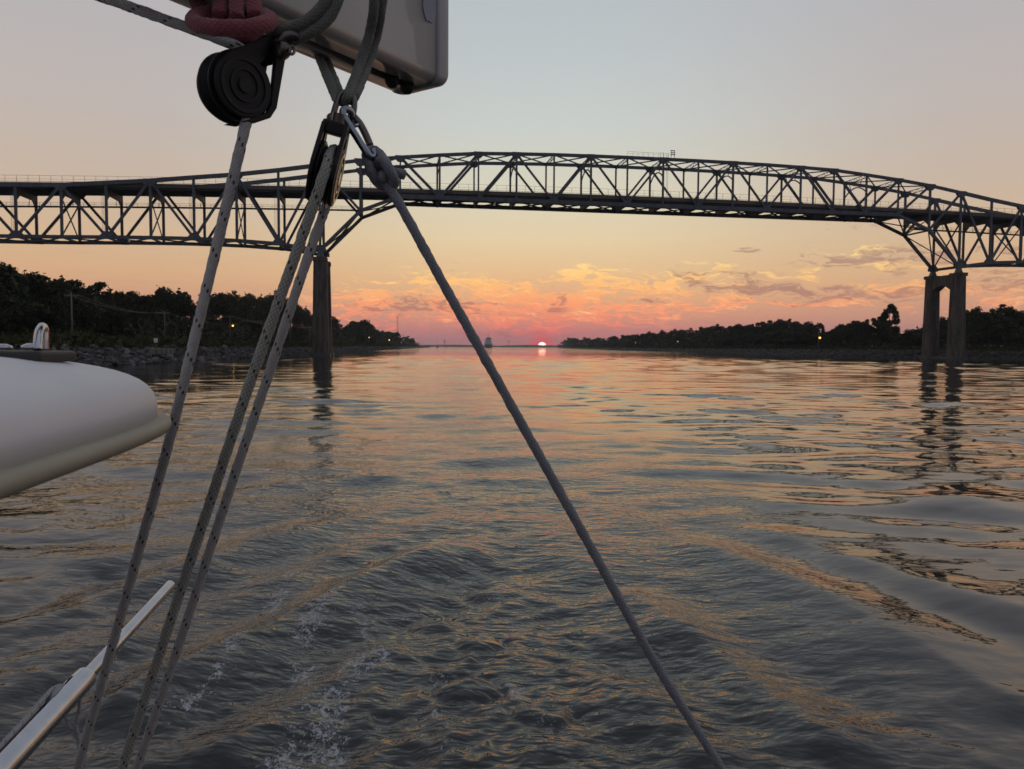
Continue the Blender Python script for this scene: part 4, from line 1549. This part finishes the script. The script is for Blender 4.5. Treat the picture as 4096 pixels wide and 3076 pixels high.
# ------------------------------------------------------------------ the boat's own gear, close by
def rope_mat(name, base, dark, flecks=True, pitch=0.038, weave=0.35):
    m = bpy.data.materials.new(name)
    m.use_nodes = True
    t = NT(m.node_tree)
    b = m.node_tree.nodes['Principled BSDF']
    uv = t.new('ShaderNodeUVMap')
    sp = t.new('ShaderNodeSeparateXYZ')
    t.l.new(uv.outputs[0], sp.inputs[0])
    u, v = sp.outputs[0], sp.outputs[1]          # u metres along, v turns round
    # plaited strands: two crossing sets of diagonal ridges
    p = t.m('MULTIPLY', u, 170.0)
    q = t.m('MULTIPLY', v, 8.0)
    w1 = t.m('ABSOLUTE', t.m('SINE', t.m('MULTIPLY', t.m('ADD', p, q), 3.14159)))
    w2 = t.m('ABSOLUTE', t.m('SINE', t.m('MULTIPLY', t.m('SUBTRACT', p, q), 3.14159)))
    wv_ = t.m('MINIMUM', w1, w2)
    tcn = t.new('ShaderNodeTexCoord')
    nz = t.noise(tcn.outputs['Object'], 90.0, 4, 0.65)
    fuzz = t.noise(tcn.outputs['Object'], 700.0, 2, 0.7)
    col = t.mix(nz, (*base, 1), tuple(x * 0.62 for x in base) + (1,))
    col = t.mix(t.m('MULTIPLY', t.m('SUBTRACT', 1.0, t.smooth(wv_, 0.0, 0.42)), weave), col, (*dark, 1))
    if flecks:
        v7 = t.m('MULTIPLY', v, 8.0)
        vc = t.m('DIVIDE', t.m('ADD', t.m('FLOOR', v7), 0.5), 8.0)
        a = t.m('SUBTRACT', t.m('FRACT', t.m('ADD', t.m('DIVIDE', u, pitch), t.m('MULTIPLY', vc, 1.0))), 0.5)
        du = t.m('DIVIDE', t.m('MULTIPLY', a, pitch), 0.0023)
        dv_ = t.m('DIVIDE', t.m('MULTIPLY', t.m('SUBTRACT', v, vc), 0.038), 0.00125)
        rr_ = t.m('ADD', t.m('MULTIPLY', du, du), t.m('MULTIPLY', dv_, dv_))
        col = t.mix(t.m('LESS_THAN', rr_, 1.0), col, (0.045, 0.046, 0.04, 1))
    t.put(b.inputs['Base Color'], col)
    b.inputs['Roughness'].default_value = 0.9
    b.inputs['Specular IOR Level'].default_value = 0.15
    b.inputs['Sheen Weight'].default_value = 0.25
    bn = t.new('ShaderNodeBump')
    bn.inputs['Strength'].default_value = 0.6
    bn.inputs['Distance'].default_value = 0.0012
    t.put(bn.inputs['Height'], t.m('ADD', wv_, t.m('MULTIPLY', fuzz, 0.8)))
    t.l.new(bn.outputs[0], b.inputs['Normal'])
    return m


ROPE = rope_mat('sheet_rope', (0.54, 0.515, 0.485), (0.26, 0.25, 0.21))
ROPE_W = rope_mat('sheet_rope_weave', (0.48, 0.47, 0.40), (0.10, 0.105, 0.075), weave=0.85)
ROPE_G = rope_mat('grey_line', (0.30, 0.30, 0.32), (0.12, 0.12, 0.14), False, weave=0.45)
ROPE_S = rope_mat('strop_rope', (0.20, 0.205, 0.175), (0.05, 0.055, 0.045), False)
ROPE_R = rope_mat('red_rope', (0.30, 0.085, 0.095), (0.10, 0.025, 0.03), False, weave=0.15)
ROPE_T = rope_mat('tackle_rope', (0.42, 0.41, 0.41), (0.1, 0.1, 0.1), True, 0.03)


def rope(name, paths, rad, m, parent=None, n=14, wob=0.075, seed=1):
    """tubes with metre UVs, one mesh"""
    rs = random.Random(seed)
    V, Fc, UV = [], [], []
    for pts in paths:
        pts = [Vector(p) for p in pts]
        # even resampling
        L = [0.0]
        for a, b in zip(pts[:-1], pts[1:]):
            L.append(L[-1] + (b - a).length)
        cnt = max(6, int(L[-1] / 0.004))
        res, j = [], 0
        for k in range(cnt + 1):
            s = L[-1] * k / cnt
            while j < len(L) - 2 and L[j + 1] < s:
                j += 1
            res.append(pts[j].lerp(pts[j + 1], (s - L[j]) / max(1e-9, L[j + 1] - L[j])))
        k0 = len(V)
        ref = None
        for i, p in enumerate(res):
            d = (res[min(i + 1, cnt)] - res[max(i - 1, 0)]).normalized()
            if ref is None:
                ref = d.orthogonal().normalized()
            ref = (ref - d * ref.dot(d)).normalized()
            o2 = d.cross(ref)
            for j2 in range(n + 1):
                a = 2 * math.pi * j2 / n
                f = 1 + wob * math.sin(i * 0.9 + j2 * 1.7) * 0.5 + (rs.uniform(-wob, wob) if j2 < n else 0)
                if j2 == n:
                    V.append(V[-n].copy())
                else:
                    V.append(p + (ref * math.cos(a) + o2 * math.sin(a)) * rad * f)
                UV.append((L[-1] * i / cnt, j2 / n))
        m1 = n + 1
        for i in range(cnt):
            for j2 in range(n):
                a = k0 + i * m1 + j2
                Fc.append((a, a + 1, a + 1 + m1, a + m1))
        Fc.append(tuple(k0 + j2 for j2 in range(n))[::-1])
        Fc.append(tuple(k0 + cnt * m1 + j2 for j2 in range(n)))
    me = bpy.data.meshes.new(name)
    me.from_pydata([tuple(v) for v in V], [], Fc)
    me.polygons.foreach_set('use_smooth', [True] * len(me.polygons))
    ul = me.uv_layers.new(name='UVMap')
    li = np.empty(len(me.loops), np.int32)
    me.loops.foreach_get('vertex_index', li)
    ul.data.foreach_set('uv', np.array(UV, np.float32)[li].ravel())
    me.materials.append(m)
    me.update()
    return link(name, me, parent)


alu = mat('boom_paint', (0.36, 0.35, 0.345), 0.34, 0.0, col2=(0.31, 0.30, 0.30), scale=3.0, bump=0.03, bscale=8, coat=0.25)
black_p = mat('black_plastic', (0.008, 0.0075, 0.008), 0.45, col2=(0.014, 0.013, 0.014), scale=60, spec=0.25)
black_m = mat('black_rubber', (0.02, 0.02, 0.02), 0.7)
stl = mat('steel_polished', (0.58, 0.59, 0.61), 0.12, 1.0, col2=(0.40, 0.41, 0.43), scale=30)
stl_d = mat('steel_dull', (0.19, 0.17, 0.16), 0.42, 1.0, col2=(0.10, 0.085, 0.08), scale=45)
stl_b = mat('steel_blued', (0.30, 0.33, 0.37), 0.24, 1.0, col2=(0.2, 0.22, 0.25), scale=60)
gel = mat('gelcoat', (0.74, 0.74, 0.76), 0.5, col2=(0.67, 0.67, 0.685), scale=9, coat=0.0, spec=0.35)
cream = mat('cream_rubber', (0.36, 0.335, 0.25), 0.55, col2=(0.29, 0.27, 0.2), scale=14, bump=0.05, bscale=90)
teak = mat('dark_pad', (0.045, 0.04, 0.032), 0.5, col2=(0.022, 0.02, 0.018), scale=25)
gold_glint = mat('plate_sun_glint', (0.42, 0.36, 0.26), 0.3, 0.8, col2=(0.33, 0.27, 0.2), scale=40)  # orange sun glint on the block's edges, put into the metal colour

# ---- boom
BDIR = Vector((math.sin(R(34.5)), math.cos(R(34.5)), 0.0)).normalized()
BSID = Vector((BDIR.y, -BDIR.x, 0))           # towards the camera side
BEND = at(1798, 352, 1.06)                    # lower near corner of the boom end
hw, hh, rc = 0.043, 0.20, 0.013
sect = []
for (cx_, cz_, a0) in ((hw - rc, rc, -90), (hw - rc, hh - rc, 0), (-hw + rc, hh - rc, 90), (-hw + rc, rc, 180)):
    for q in range(7):
        a = R(a0 + 15 * q)
        sect.append((cx_ + rc * math.cos(a), cz_ + rc * math.sin(a)))
sect += [(-0.0085, 0.0), (-0.0085, 0.010), (0.0085, 0.010), (0.0085, 0.0)]
bo = BEND - BSID * hw
boom = empty('boom', tuple(bo))
tag(boom, 'pale grey aluminium boom end hanging into the top of the picture', 'boom')
mb = MB()
L0, L1 = -1.5, -0.028
nS = len(sect)
mb.prism(sect, BSID, Vector((0, 0, 1)), BDIR, bo, L0, L1)
tube_o = mb.build('boom_tube', alu, boom)
for p in tube_o.data.polygons:
    p.use_smooth = len(p.vertices) == 4
bevel(tube_o, 0.001, 1)
# end cap with a rounded lower corner
mb = MB()
rings = []
for k in range(9):
    a = R(90 * k / 8)
    dd = L1 + 0.03 * math.sin(a) + 0.0005
    shr = 0.012 * (1 - math.cos(a))
    ring = []
    for (x, z) in sect[:-4]:
        fx = (hw + 0.0012 - shr * 0.5) / hw
        zz = (z - hh / 2) * ((hh / 2 + 0.0012 - shr) / (hh / 2)) + hh / 2
        ring.append(bo + BSID * (x * fx) + Vector((0, 0, zz)) + BDIR * dd)
    rings.append(ring)
loft(mb, rings)
mb.build('end_cap', mat('boom_cap', (0.36, 0.36, 0.37), 0.4, col2=(0.31, 0.31, 0.32), scale=6), boom, True)
for dd in (-0.075, -0.045):
    mb = MB()
    c = bo + BDIR * dd
    mb.tube([c + BSID * 0.004 + Vector((0, 0, 0.006)), c + BSID * 0.004 + Vector((0, 0, -0.007)), c + BSID * 0.004 + Vector((0, 0, -0.013))], [0.0095, 0.0095, 0.005], 12)
    mb.build('stopper_knob', black_m, boom, True)
# peeled sticker left near the boom end
c = bo + BSID * (hw + 0.0006) + BDIR * -0.030 + Vector((0, 0, 0.098))
rs_ = random.Random(4)
poly = []
for q in range(26):
    a = 2 * math.pi * q / 26
    rr = 1 + rs_.uniform(-0.10, 0.10)
    poly.append((math.cos(a) * 0.014 * rr, math.sin(a) * 0.036 * rr + 0.012))
MB().prism(poly, BDIR, Vector((0, 0, 1)), BSID, c - BDIR * 0.014, 0.0, 0.0006).build('sticker_scrap', mat('sticker', (0.28, 0.31, 0.37), 0.5, col2=(0.22, 0.24, 0.29), scale=60), tube_o)


# ---- blocks (pulleys)
def block(name, label, c, axis, up, R0, thick, head, plate_m, hub_m, open_side=1):
    """axis: from near cheek to far cheek; up: towards the shackle"""
    axis = axis.normalized()
    up = (up - axis * up.dot(axis)).normalized()
    sx = up.cross(axis).normalized()
    o = empty(name, tuple(c))
    tag(o, label, 'pulley block', 'pulley blocks on the boom')
    # cheek plate: ring with spokes and two arms meeting at the head
    def plate(t0, t1):
        mb = MB()
        n = 40
        disc = [(math.cos(2 * math.pi * q / n) * R0 * 0.84, math.sin(2 * math.pi * q / n) * R0 * 0.84) for q in range(n)]
        mb.prism(disc, sx, up, axis, c, t0, t1)
        for s in (-1, 1):
            if s == open_side:
                poly = [(0.52, -0.80), (0.80, -0.56), (1.06, -0.06), (1.04, 0.30), (0.42, head / R0), (0.02, head / R0), (0.02, head / R0 * 0.80), (0.26, head / R0 * 0.78), (0.86, 0.22), (0.90, -0.02), (0.70, -0.42)]
            else:
                poly = [(0.02, 0.0), (0.84, -0.05), (0.83, 0.25), (0.74, 0.55), (0.58, 0.90), (0.44, 1.25), (0.36, head / R0), (0.02, head / R0)]
            poly = [(s * x * R0, y * R0) for x, y in poly]
            mb.prism(poly if s > 0 else poly[::-1], sx, up, axis, c, t0 * 1.01, t1 * 0.995)
        return mb

    def rim(t0, t1, par):
        n = 40
        for rr in (0.44, 0.72):
            mb = MB()
            ring_o = [(math.cos(2 * math.pi * q / n) * R0 * rr, math.sin(2 * math.pi * q / n) * R0 * rr) for q in range(n)]
            vs = []
            for t, k in ((t1, 1.0), (t1, 0.86), (t0, 0.86), (t0, 1.0)):
                vs += [c + sx * x * k + up * y * k + axis * t for x, y in ring_o]
            fs = []
            for q in range(n):
                k = (q + 1) % n
                for r_ in range(4):
                    fs.append((r_ * n + q, r_ * n + k, ((r_ + 1) % 4) * n + k, ((r_ + 1) % 4) * n + q))
            mb.add(vs, fs)
            mb.build('rim_ring', hub_m, par)
    h = thick / 2
    cp = plate(-h, -h + thick * 0.16).build('cheek_plate', plate_m, o)
    bevel(cp, 0.0012, 2)
    rim(-h * 1.09, -h * 0.99, cp)
    cp = plate(h - thick * 0.16, h).build('cheek_plate', plate_m, o)
    bevel(cp, 0.0012, 2)
    # sheave
    mb = MB()
    rings = []
    for t, rr in ((-0.28, 0.93), (-0.24, 0.93), (-0.1, 0.74), (0.1, 0.74), (0.24, 0.93), (0.28, 0.93)):
        rings.append([c + sx * (math.cos(2 * math.pi * q / 40) * R0 * rr) + up * (math.sin(2 * math.pi * q / 40) * R0 * rr) + axis * (t * thick) for q in range(40)])
    loft(mb, rings)
    mb.build('sheave', black_p, o)
    mb = MB()
    mb.tube([c - axis * (h * 1.12), c + axis * (h * 1.12)], R0 * 0.20, 16)
    mb.build('axle', hub_m, o)
    # head block joining the cheeks
    poly = [(-R0 * 0.36, head * 0.80), (R0 * 0.36, head * 0.80), (R0 * 0.30, head * 1.06), (-R0 * 0.30, head * 1.06)]
    hb = MB().prism(poly, sx, up, axis, c, -h * 0.98, h * 0.98).build('block_head', black_p, o)
    bevel(hb, R0 * 0.05, 2)
    mb = MB()
    mb.tube([c + up * head * 1.02, c + up * head * 1.24], R0 * 0.17, 12)
    mb.build('swivel_post', stl_d, o)
    return o


def cv(px, py, d):
    return at(px, py, d)


B1 = cv(938, 350, 0.765)
ax1 = (CR * -0.80 + CU * 0.10 + CF * 0.60)
up1 = (cv(1108, 205, 0.765) - B1)
b1 = block('ratchet_block', 'big black round pulley block hanging at upper left under red rope', B1, ax1, up1, 0.0375, 0.036, 0.060, black_p, black_m, -1)

B2 = cv(1303, 700, 0.80)
up2 = cv(1372, 520, 0.792) - B2
ax2 = (CR * -0.95 + CU * 0.23 + CF * -0.17)
b2 = block('fiddle_block', 'slim black pulley block with rope over its wheel, below the boom strop', B2, ax2, up2, 0.0365, 0.027, 0.052, black_p, gold_glint)

# ---- ropes
RR = 0.0054
sheet_a = [cv(180, -90, 0.80), cv(472, 10, 0.785), cv(720, 100, 0.775), cv(930, 178, 0.77)]
over = [cv(985, 215, 0.775), cv(1010, 280, 0.78), cv(1010, 360, 0.782), cv(995, 440, 0.775)]
sheet_b = [cv(982, 500, 0.765), cv(940, 680, 0.765), cv(880, 930, 0.775), cv(760, 1430, 0.80), cv(667, 1800, 0.83), cv(520, 2330, 0.875), cv(300, 3110, 0.95)]
rp = rope('mainsheet_rope', [spline(sheet_a + over + sheet_b, 10)], RR, ROPE, seed=2)
tag(rp, 'leftmost grey-white rope with black flecks, running through the round block', 'rope')

wA = [cv(1345, 660, 0.83), cv(1343, 612, 0.815), cv(1335, 598, 0.797), cv(1320, 625, 0.777), cv(1298, 690, 0.764), cv(1245, 845, 0.765), cv(1125, 1180, 0.775), cv(990, 1560, 0.792), cv(840, 2010, 0.82), cv(660, 2550, 0.85), cv(470, 3130, 0.88)]
wB = [cv(1345, 660, 0.83), cv(1330, 740, 0.838), cv(1302, 830, 0.836), cv(1255, 960, 0.825), cv(1170, 1210, 0.825), cv(1050, 1570, 0.835), cv(905, 2000, 0.85), cv(725, 2550, 0.88), cv(528, 3130, 0.92)]
o = rope('tackle_rope', [spline(wA, 10)], RR * 1.03, ROPE_W, seed=3)
tag(o, 'net-patterned rope, nearer of the pair leaving the slim block', 'rope')
o = rope('tackle_rope', [spline(wB, 10)], RR * 0.97, ROPE, seed=4)
tag(o, 'plain pale rope with black flecks, right one of the pair leaving the slim block', 'rope')


def k8(x, y, dd, base=0.815):
    return at(1150 + x / 2.768, 350 + y / 2.768, base + dd * 0.001)


KR = 0.0053
stand = [k8(1010, 900, 12), k8(1050, 1000, 8), k8(1110, 1090, 2), k8(1190, 1210, 0), k8(1290, 1380, 0)] + [cv(1790, 1165, 0.825), cv(2050, 1630, 0.84), cv(2330, 2130, 0.86), cv(2620, 2650, 0.885), cv(2915, 3120, 0.91)]
eye = [k8(1120, 1095, 14), k8(1030, 1080, 8), k8(960, 1000, 2), k8(915, 890, -2), k8(878, 780, -2), k8(880, 715, 4), k8(925, 690, 9), k8(985, 705, 9), k8(1040, 765, 4), k8(1080, 830, -4), k8(1085, 880, -8)]
wrap = [k8(1000, 900, 10), k8(1005, 840, 2), k8(1050, 805, -8), k8(1100, 850, -13), k8(1130, 920, -13), k8(1170, 985, -9), k8(1185, 1050, -3), k8(1160, 1100, 5), k8(1105, 1105, 12)]
nub = [k8(1080, 960, 4), k8(1045, 985, -6), k8(1060, 1010, -4), k8(1100, 1020, 6)]
tail = [k8(1090, 905, 8), k8(1160, 930, 6), k8(1230, 950, 5), k8(1295, 968, 4)]
o = rope('grey_line', [spline(stand, 8), spline(eye, 8), spline(wrap, 8), spline(nub, 6), spline(tail, 6)], KR, ROPE_G, seed=5, wob=0.085)
tag(o, 'smooth grey line knotted to the steel hook, slanting down to lower right', 'rope')

# ---- strops round the boom
def k7(x, y, d):
    return at(1100 + x / 2.765, y / 2.765, d)


SR = 0.0056
near_d = 0.905
st1 = [k7(1060, -330, 0.86), k7(1100, -120, 0.84), k7(1090, 120, 0.845), k7(1045, 380, 0.86), k7(945, 690, 0.86), k7(850, 950, 0.84), k7(795, 1095, 0.825), k7(770, 1120, 0.835)]
st2 = [k7(1160, -330, 0.875), k7(1190, -120, 0.855), k7(1170, 150, 0.86), k7(1110, 440, 0.875), k7(1020, 720, 0.87), k7(930, 960, 0.85), k7(870, 1085, 0.835), k7(830, 1110, 0.845)]
lf1 = [k7(395, 440, 1.0), k7(450, 540, 0.97), k7(560, 800, 0.91), k7(670, 1060, 0.85), k7(720, 1120, 0.835), k7(745, 1115, 0.84)]
lf2 = [k7(470, 460, 1.02), k7(520, 560, 0.99), k7(620, 800, 0.93), k7(720, 1040, 0.865), k7(760, 1090, 0.85)]
o = rope('boom_strop', [spline(st1, 8), spline(st2, 8), spline(lf1, 8), spline(lf2, 8)], SR, ROPE_S, seed=6)
tag(o, 'doubled dark green-grey strop wrapped round the boom in a V', 'strop', 'strops on the boom')
c1_ = [k7(800, -300, 0.80), k7(720, -60, 0.785), k7(640, 130, 0.785), k7(500, 290, 0.785), k7(300, 400, 0.785), k7(170, 450, 0.785), k7(60, 470, 0.79)]
c2_ = [k7(690, -300, 0.79), k7(600, -60, 0.78), k7(510, 90, 0.78), k7(370, 220, 0.78), k7(200, 300, 0.78), k7(60, 340, 0.782), k7(-60, 380, 0.79)]
o = rope('boom_strop', [spline(c1_, 8), spline(c2_, 8)], SR * 1.05, ROPE_S, seed=7)
tag(o, 'dark strop curving from the boom to the big round block', 'strop', 'strops on the boom')


def k6(x, y, d):
    return at(380 + x / 2.169, y / 2.169, d)


ring = []
for q in range(29):
    a = 2 * math.pi * q / 28 + 1.2
    ring.append(k6(1185 + 335 * math.cos(a), 175 - 70 * math.sin(a), 0.76 + 0.035 * math.sin(a)))
up_a = [k6(960, 130, 0.79), k6(890, 20, 0.80), k6(820, -120, 0.81)]
up_b = [k6(1080, 150, 0.77), k6(1090, 0, 0.78), k6(1060, -150, 0.785)]
up_c = [k6(1230, 170, 0.765), k6(1230, 0, 0.775), k6(1200, -150, 0.78)]
up_d = [k6(1390, 150, 0.77), k6(1370, 0, 0.78), k6(1330, -150, 0.785)]
o = rope('red_lashing', [ring, spline(up_a, 8), spline(up_b, 8), spline(up_c, 8), spline(up_d, 8), spline([k6(1100, 230, 0.785), k6(1250, 300, 0.785), k6(1390, 330, 0.785), k6(1480, 400, 0.785)], 8)], 0.0078, ROPE_R, seed=8)
tag(o, 'faded red rope lashing coiled above the big round block', 'rope lashing')

# ---- shackles and hook
def steel_loop(name, pts, rad, m, label, cat, closed=False, parent=None):
    p = spline(pts, 8)
    if closed:
        p = spline(list(pts) + [pts[0]], 8)
    mb = MB().tube(p, rad, 12)
    ob = mb.build(name, m, parent, True)
    if label:
        tag(ob, label, cat)
    return ob


sh = empty('bow_shackle', tuple(k8(600, 300, 20)))
tag(sh, 'dark bow shackle joining the boom strop to the slim block', 'shackle', 'shackles below the boom')
steel_loop('bow', [k8(490, 345, 8), k8(515, 270, 8), k8(545, 170, 10), k8(575, 90, 14), k8(640, 55, 18), k8(710, 80, 16), k8(738, 150, 12), k8(735, 240, 10), k8(715, 330, 10)], 0.0034, stl_d, None, None, parent=sh)
MB().tube([k8(478, 345, 8), k8(600, 380, 8), k8(745, 420, 8)], 0.0036, 12).build('pin', stl_d, sh, True)
mb = MB(); ball(mb, k8(490, 345, 8), 0.0062, 12); mb.build('lug', stl_d, sh, True)
mb = MB(); ball(mb, k8(712, 375, 10), 0.0056, 12); mb.build('lug', stl_d, sh, True)
sh2 = empty('bow_shackle', tuple(k6(1640, 420, 0.78)))
tag(sh2, 'small dark shackle with split ring beside the big round block', 'shackle', 'shackles below the boom')
steel_loop('bow', [k6(1560, 420, 0.775), k6(1590, 360, 0.772), k6(1660, 310, 0.774), k6(1740, 310, 0.78), k6(1750, 350, 0.785)], 0.0045, stl_d, None, None, parent=sh2)
mb = MB().tube([k6(1580, 400, 0.775), k6(1650, 450, 0.772), k6(1665, 460, 0.772)], [0.0075, 0.0095, 0.006], 12); mb.build('pin', stl_d, sh2, True)
steel_loop('split_ring', [k6(1690, 400, 0.772), k6(1722, 405, 0.775), k6(1728, 450, 0.775), k6(1708, 470, 0.772), k6(1685, 455, 0.77)], 0.0016, stl_d, None, None, True, sh2)

hk = empty('snap_hook', tuple(k8(760, 500, 0)))
tag(hk, 'long polished steel snap hook between the shackle and the grey knot', 'snap hook')
steel_loop('body', [k8(705, 330, 4), k8(700, 270, 0), k8(655, 240, -6), k8(612, 262, -9), k8(622, 320, -10), k8(690, 430, -10), k8(760, 540, -10), k8(830, 650, -10), k8(890, 740, -8), k8(935, 775, -4), k8(962, 750, 3), k8(945, 690, 6)], 0.0040, stl_b, None, None, parent=hk)
steel_loop('gate', [k8(735, 325, 8), k8(800, 400, 9), k8(850, 490, 9), k8(895, 590, 9), k8(915, 640, 8)], 0.0040, stl_d, None, None, parent=hk)
MB().tube([k8(730, 430, 4), k8(805, 405, 8)], 0.0022, 8).build('hinge_pin', stl, hk, True)

# ---- white lid with cream edge
lid_c = Vector((-0.507, 0.343, CAM_H - 0.0755))
LA, LB, LH = 0.240, 0.425, 0.0635
lid = empty('deck_lid', tuple(lid_c))
tag(lid, 'smooth white fibreglass lid with cream rubber edge at left', 'lid')


def sup(a, n):
    c, s = math.cos(a), math.sin(a)
    return (math.copysign(abs(c) ** (2.0 / n), c), math.copysign(abs(s) ** (2.0 / n), s))


LROT = Matrix.Rotation(R(8.0), 3, 'Z')


def lidp(x, y, z):
    return lid_c + LROT @ Vector((x, y, z))


mb = MB()
rings = []
NA = 96
for k in range(17):
    b_ = R(90 * k / 16)
    cr_, z = max(0.012, math.cos(b_) ** 0.62), math.sin(b_) ** 0.60
    rings.append([lidp(LA * cr_ * sup(2 * math.pi * q / NA, 5)[0], LB * cr_ * sup(2 * math.pi * q / NA, 5)[1], 0.0075 + LH * z) for q in range(NA)])
loft(mb, rings)
mb.build('shell', gel, lid, True)
mb = MB()
rings = []
for (dx_, z) in ((-0.03, -0.0065), (0.004, -0.006), (0.0085, -0.004), (0.0105, 0.0005), (0.0095, 0.0055), (0.006, 0.0082), (-0.002, 0.0086)):
    rings.append([lidp((LA + dx_) * sup(2 * math.pi * q / NA, 5)[0], (LB + dx_) * sup(2 * math.pi * q / NA, 5)[1], z) for q in range(NA)])
loft(mb, rings)
mb.build('edge_strip', cream, lid, True)
# pad, eye and nut on the lid
pr = at(238, 1418, 0.60)
pad_pts = []
zt_ = at(120, 1395, 0.60).z
zb_ = at(120, 1440, 0.60).z
mb = MB()
xr_ = pr.x
mb.box((xr_ - 0.17, 0.60, (zt_ + zb_) / 2 - 0.0015), (0.34, 0.05, abs(zt_ - zb_)))
pad_o = ob = mb.build('mounting_pad', teak, lid)
bevel(ob, 0.003, 3)
steel_loop('lifting_eye', [at(152, 1400, 0.59), at(150, 1375, 0.592), at(156, 1328, 0.60), at(168, 1306, 0.608), at(178, 1318, 0.613), at(178, 1360, 0.613), at(178, 1400, 0.613)], 0.0031, stl, None, None, parent=pad_o)
mb = MB().tube([at(125, 1398, 0.592), at(125, 1383, 0.592), at(125, 1374, 0.592)], [0.0075, 0.0068, 0.003], 14)
mb.build('nut', stl, pad_o, True)
mb = MB().tube([at(10, 1398, 0.592), at(10, 1384, 0.592), at(10, 1376, 0.592)], [0.0075, 0.0068, 0.003], 14)
mb.build('nut', stl, pad_o, True)

# ---- davit arm of polished tube
dv = empty('boat_davit', tuple(at(343, 2690, 2.08)))
tag(dv, 'polished steel davit tube reaching up from the lower left corner', 'davit')
P0, P1 = at(32, 3043, 1.80), at(683, 2338, 2.50)
ddv = (P1 - P0).normalized()
col_p = P0 + (P1 - P0) * 0.397
pa = P0 - ddv * 0.9
up_v = (Vector((0, 0, 1)) - ddv * ddv.z).normalized()
sd_v = ddv.cross(up_v).normalized()
RO, RI = 0.029, 0.0175
# outer tube with a slot cut in its upper left side
slot0, slot1 = (col_p - pa).length - 0.155, (col_p - pa).length - 0.035
Ltot = (col_p - pa).length
stations = [0, Ltot * 0.5, slot0 - 0.001, slot0, slot0 + 0.012, slot1 - 0.012, slot1, slot1 + 0.001, Ltot - 0.004, Ltot]
N = 48
vs_, fs_ = [], []
for s in stations:
    rr = RO if s < Ltot - 0.002 else RO * 0.95
    for q in range(N):
        a = 2 * math.pi * q / N
        vs_.append(pa + ddv * s + (sd_v * math.cos(a) + up_v * math.sin(a)) * rr)
slot_ang = 118
for i in range(len(stations) - 1):
    for q in range(N):
        mid = (q + 0.5) * 360 / N
        if stations[i] >= slot0 - 1e-6 and stations[i + 1] <= slot1 + 1e-6 and abs(mid - slot_ang) < 24:
            continue
        a, b = i * N + q, i * N + (q + 1) % N
        fs_.append((a, b, b + N, a + N))
last = (len(stations) - 1) * N
ctr = len(vs_)
for q in range(N):
    a = 2 * math.pi * q / N
    vs_.append(pa + ddv * Ltot + (sd_v * math.cos(a) + up_v * math.sin(a)) * RI * 1.02)
for q in range(N):
    fs_.append((last + q, last + (q + 1) % N, ctr + (q + 1) % N, ctr + q))
ob = mesh_obj('outer_tube', vs_, fs_, stl, dv, True)
md = ob.modifiers.new('solid', 'SOLIDIFY'); md.thickness = 0.0025; md.offset = -1
ob.modifiers.new('edge', 'EDGE_SPLIT')
ti = P1
_ga = R(82)
_gd = (sd_v * math.cos(_ga) + up_v * math.sin(_ga))
MB().beam(pa + _gd * (RO + 0.0002), pa + ddv * (slot0 - 0.004) + _gd * (RO + 0.0002), 0.0022, 0.0012, up=tuple(_gd)).build('seam_groove', black_m, ob)
mb = MB().tube([col_p - ddv * 0.03, ti - ddv * 0.003, ti], [RI, RI, RI * 0.93], 40, False)
ob = mb.build('inner_tube', stl, dv, True)
mb = MB().tube([ti - ddv * 0.006, ti - ddv * 0.0005], RI * 0.95, 32)
mb.build('tube_plug', stl_d, dv, True)
sc = pa + ddv * (slot0 + slot1) / 2 + up_v * 0.010 - sd_v * 0.004
axv = (sd_v * math.cos(R(slot_ang - 90)) + up_v * math.sin(R(slot_ang - 90)))
radv = (sd_v * math.cos(R(slot_ang)) + up_v * math.sin(R(slot_ang)))
for w in (-0.009, 0.004):
    rings = []
    mb = MB()
    cc = pa + ddv * (slot0 + slot1) / 2 + radv * 0.006 + axv * w
    for t_, rr in ((-0.005, 0.036), (-0.003, 0.036), (0, 0.03), (0.003, 0.036), (0.005, 0.036)):
        rings.append([cc + axv * t_ + (ddv * math.cos(2 * math.pi * q / 28) + radv * math.sin(2 * math.pi * q / 28)) * rr for q in range(28)])
    loft(mb, rings)
    mb.build('sheave', mat('sheave_grey', (0.3, 0.3, 0.31), 0.5), dv, True)
fall = []
for q in range(9):
    a = R(15 + 75 * q / 8)
    fall.append(pa + ddv * (slot0 + slot1) / 2 + radv * 0.006 + (ddv * math.cos(a) + radv * math.sin(a)) * 0.036)
run = [fall[-1] - ddv * 0.06 + radv * -0.002, fall[-1] - ddv * 0.10 + radv * -0.004, fall[-1] - ddv * 0.35 + radv * -0.006, fall[-1] - ddv * 0.8 + radv * -0.006]
o1 = rope('davit_fall', [spline(fall + run, 6), spline([p + axv * -0.012 for p in fall + run], 6)], 0.0046, ROPE_T, seed=9)
tag(o1, 'thin flecked rope lying along the davit tube over its sheave', 'rope')
h0 = at(320, 2770, 2.03)
hang = [h0, at(318, 2830, 2.03), at(305, 2900, 2.03), at(318, 2960, 2.03), at(340, 3020, 2.03), at(330, 3110, 2.03)]
hang2 = [at(255, 2850, 2.03), at(270, 2890, 2.03), at(295, 2935, 2.03), at(315, 2975, 2.03), at(322, 3110, 2.03)]
o2 = rope('hanging_tackle', [spline(hang, 8), spline(hang2, 8)], 0.0046, ROPE_T, seed=10)
tag(o2, 'flecked rope ends dangling below the davit tube behind the leftmost rope', 'rope')
MB().prism([(0, 0), (0.012, 0.01), (0.03, 0.05), (0.022, 0.06), (0.004, 0.03)], CR, CU, CF, at(272, 2850, 2.04), 0, 0.01).build('cleat', mat('cleat_white', (0.5, 0.5, 0.52), 0.5), dv)
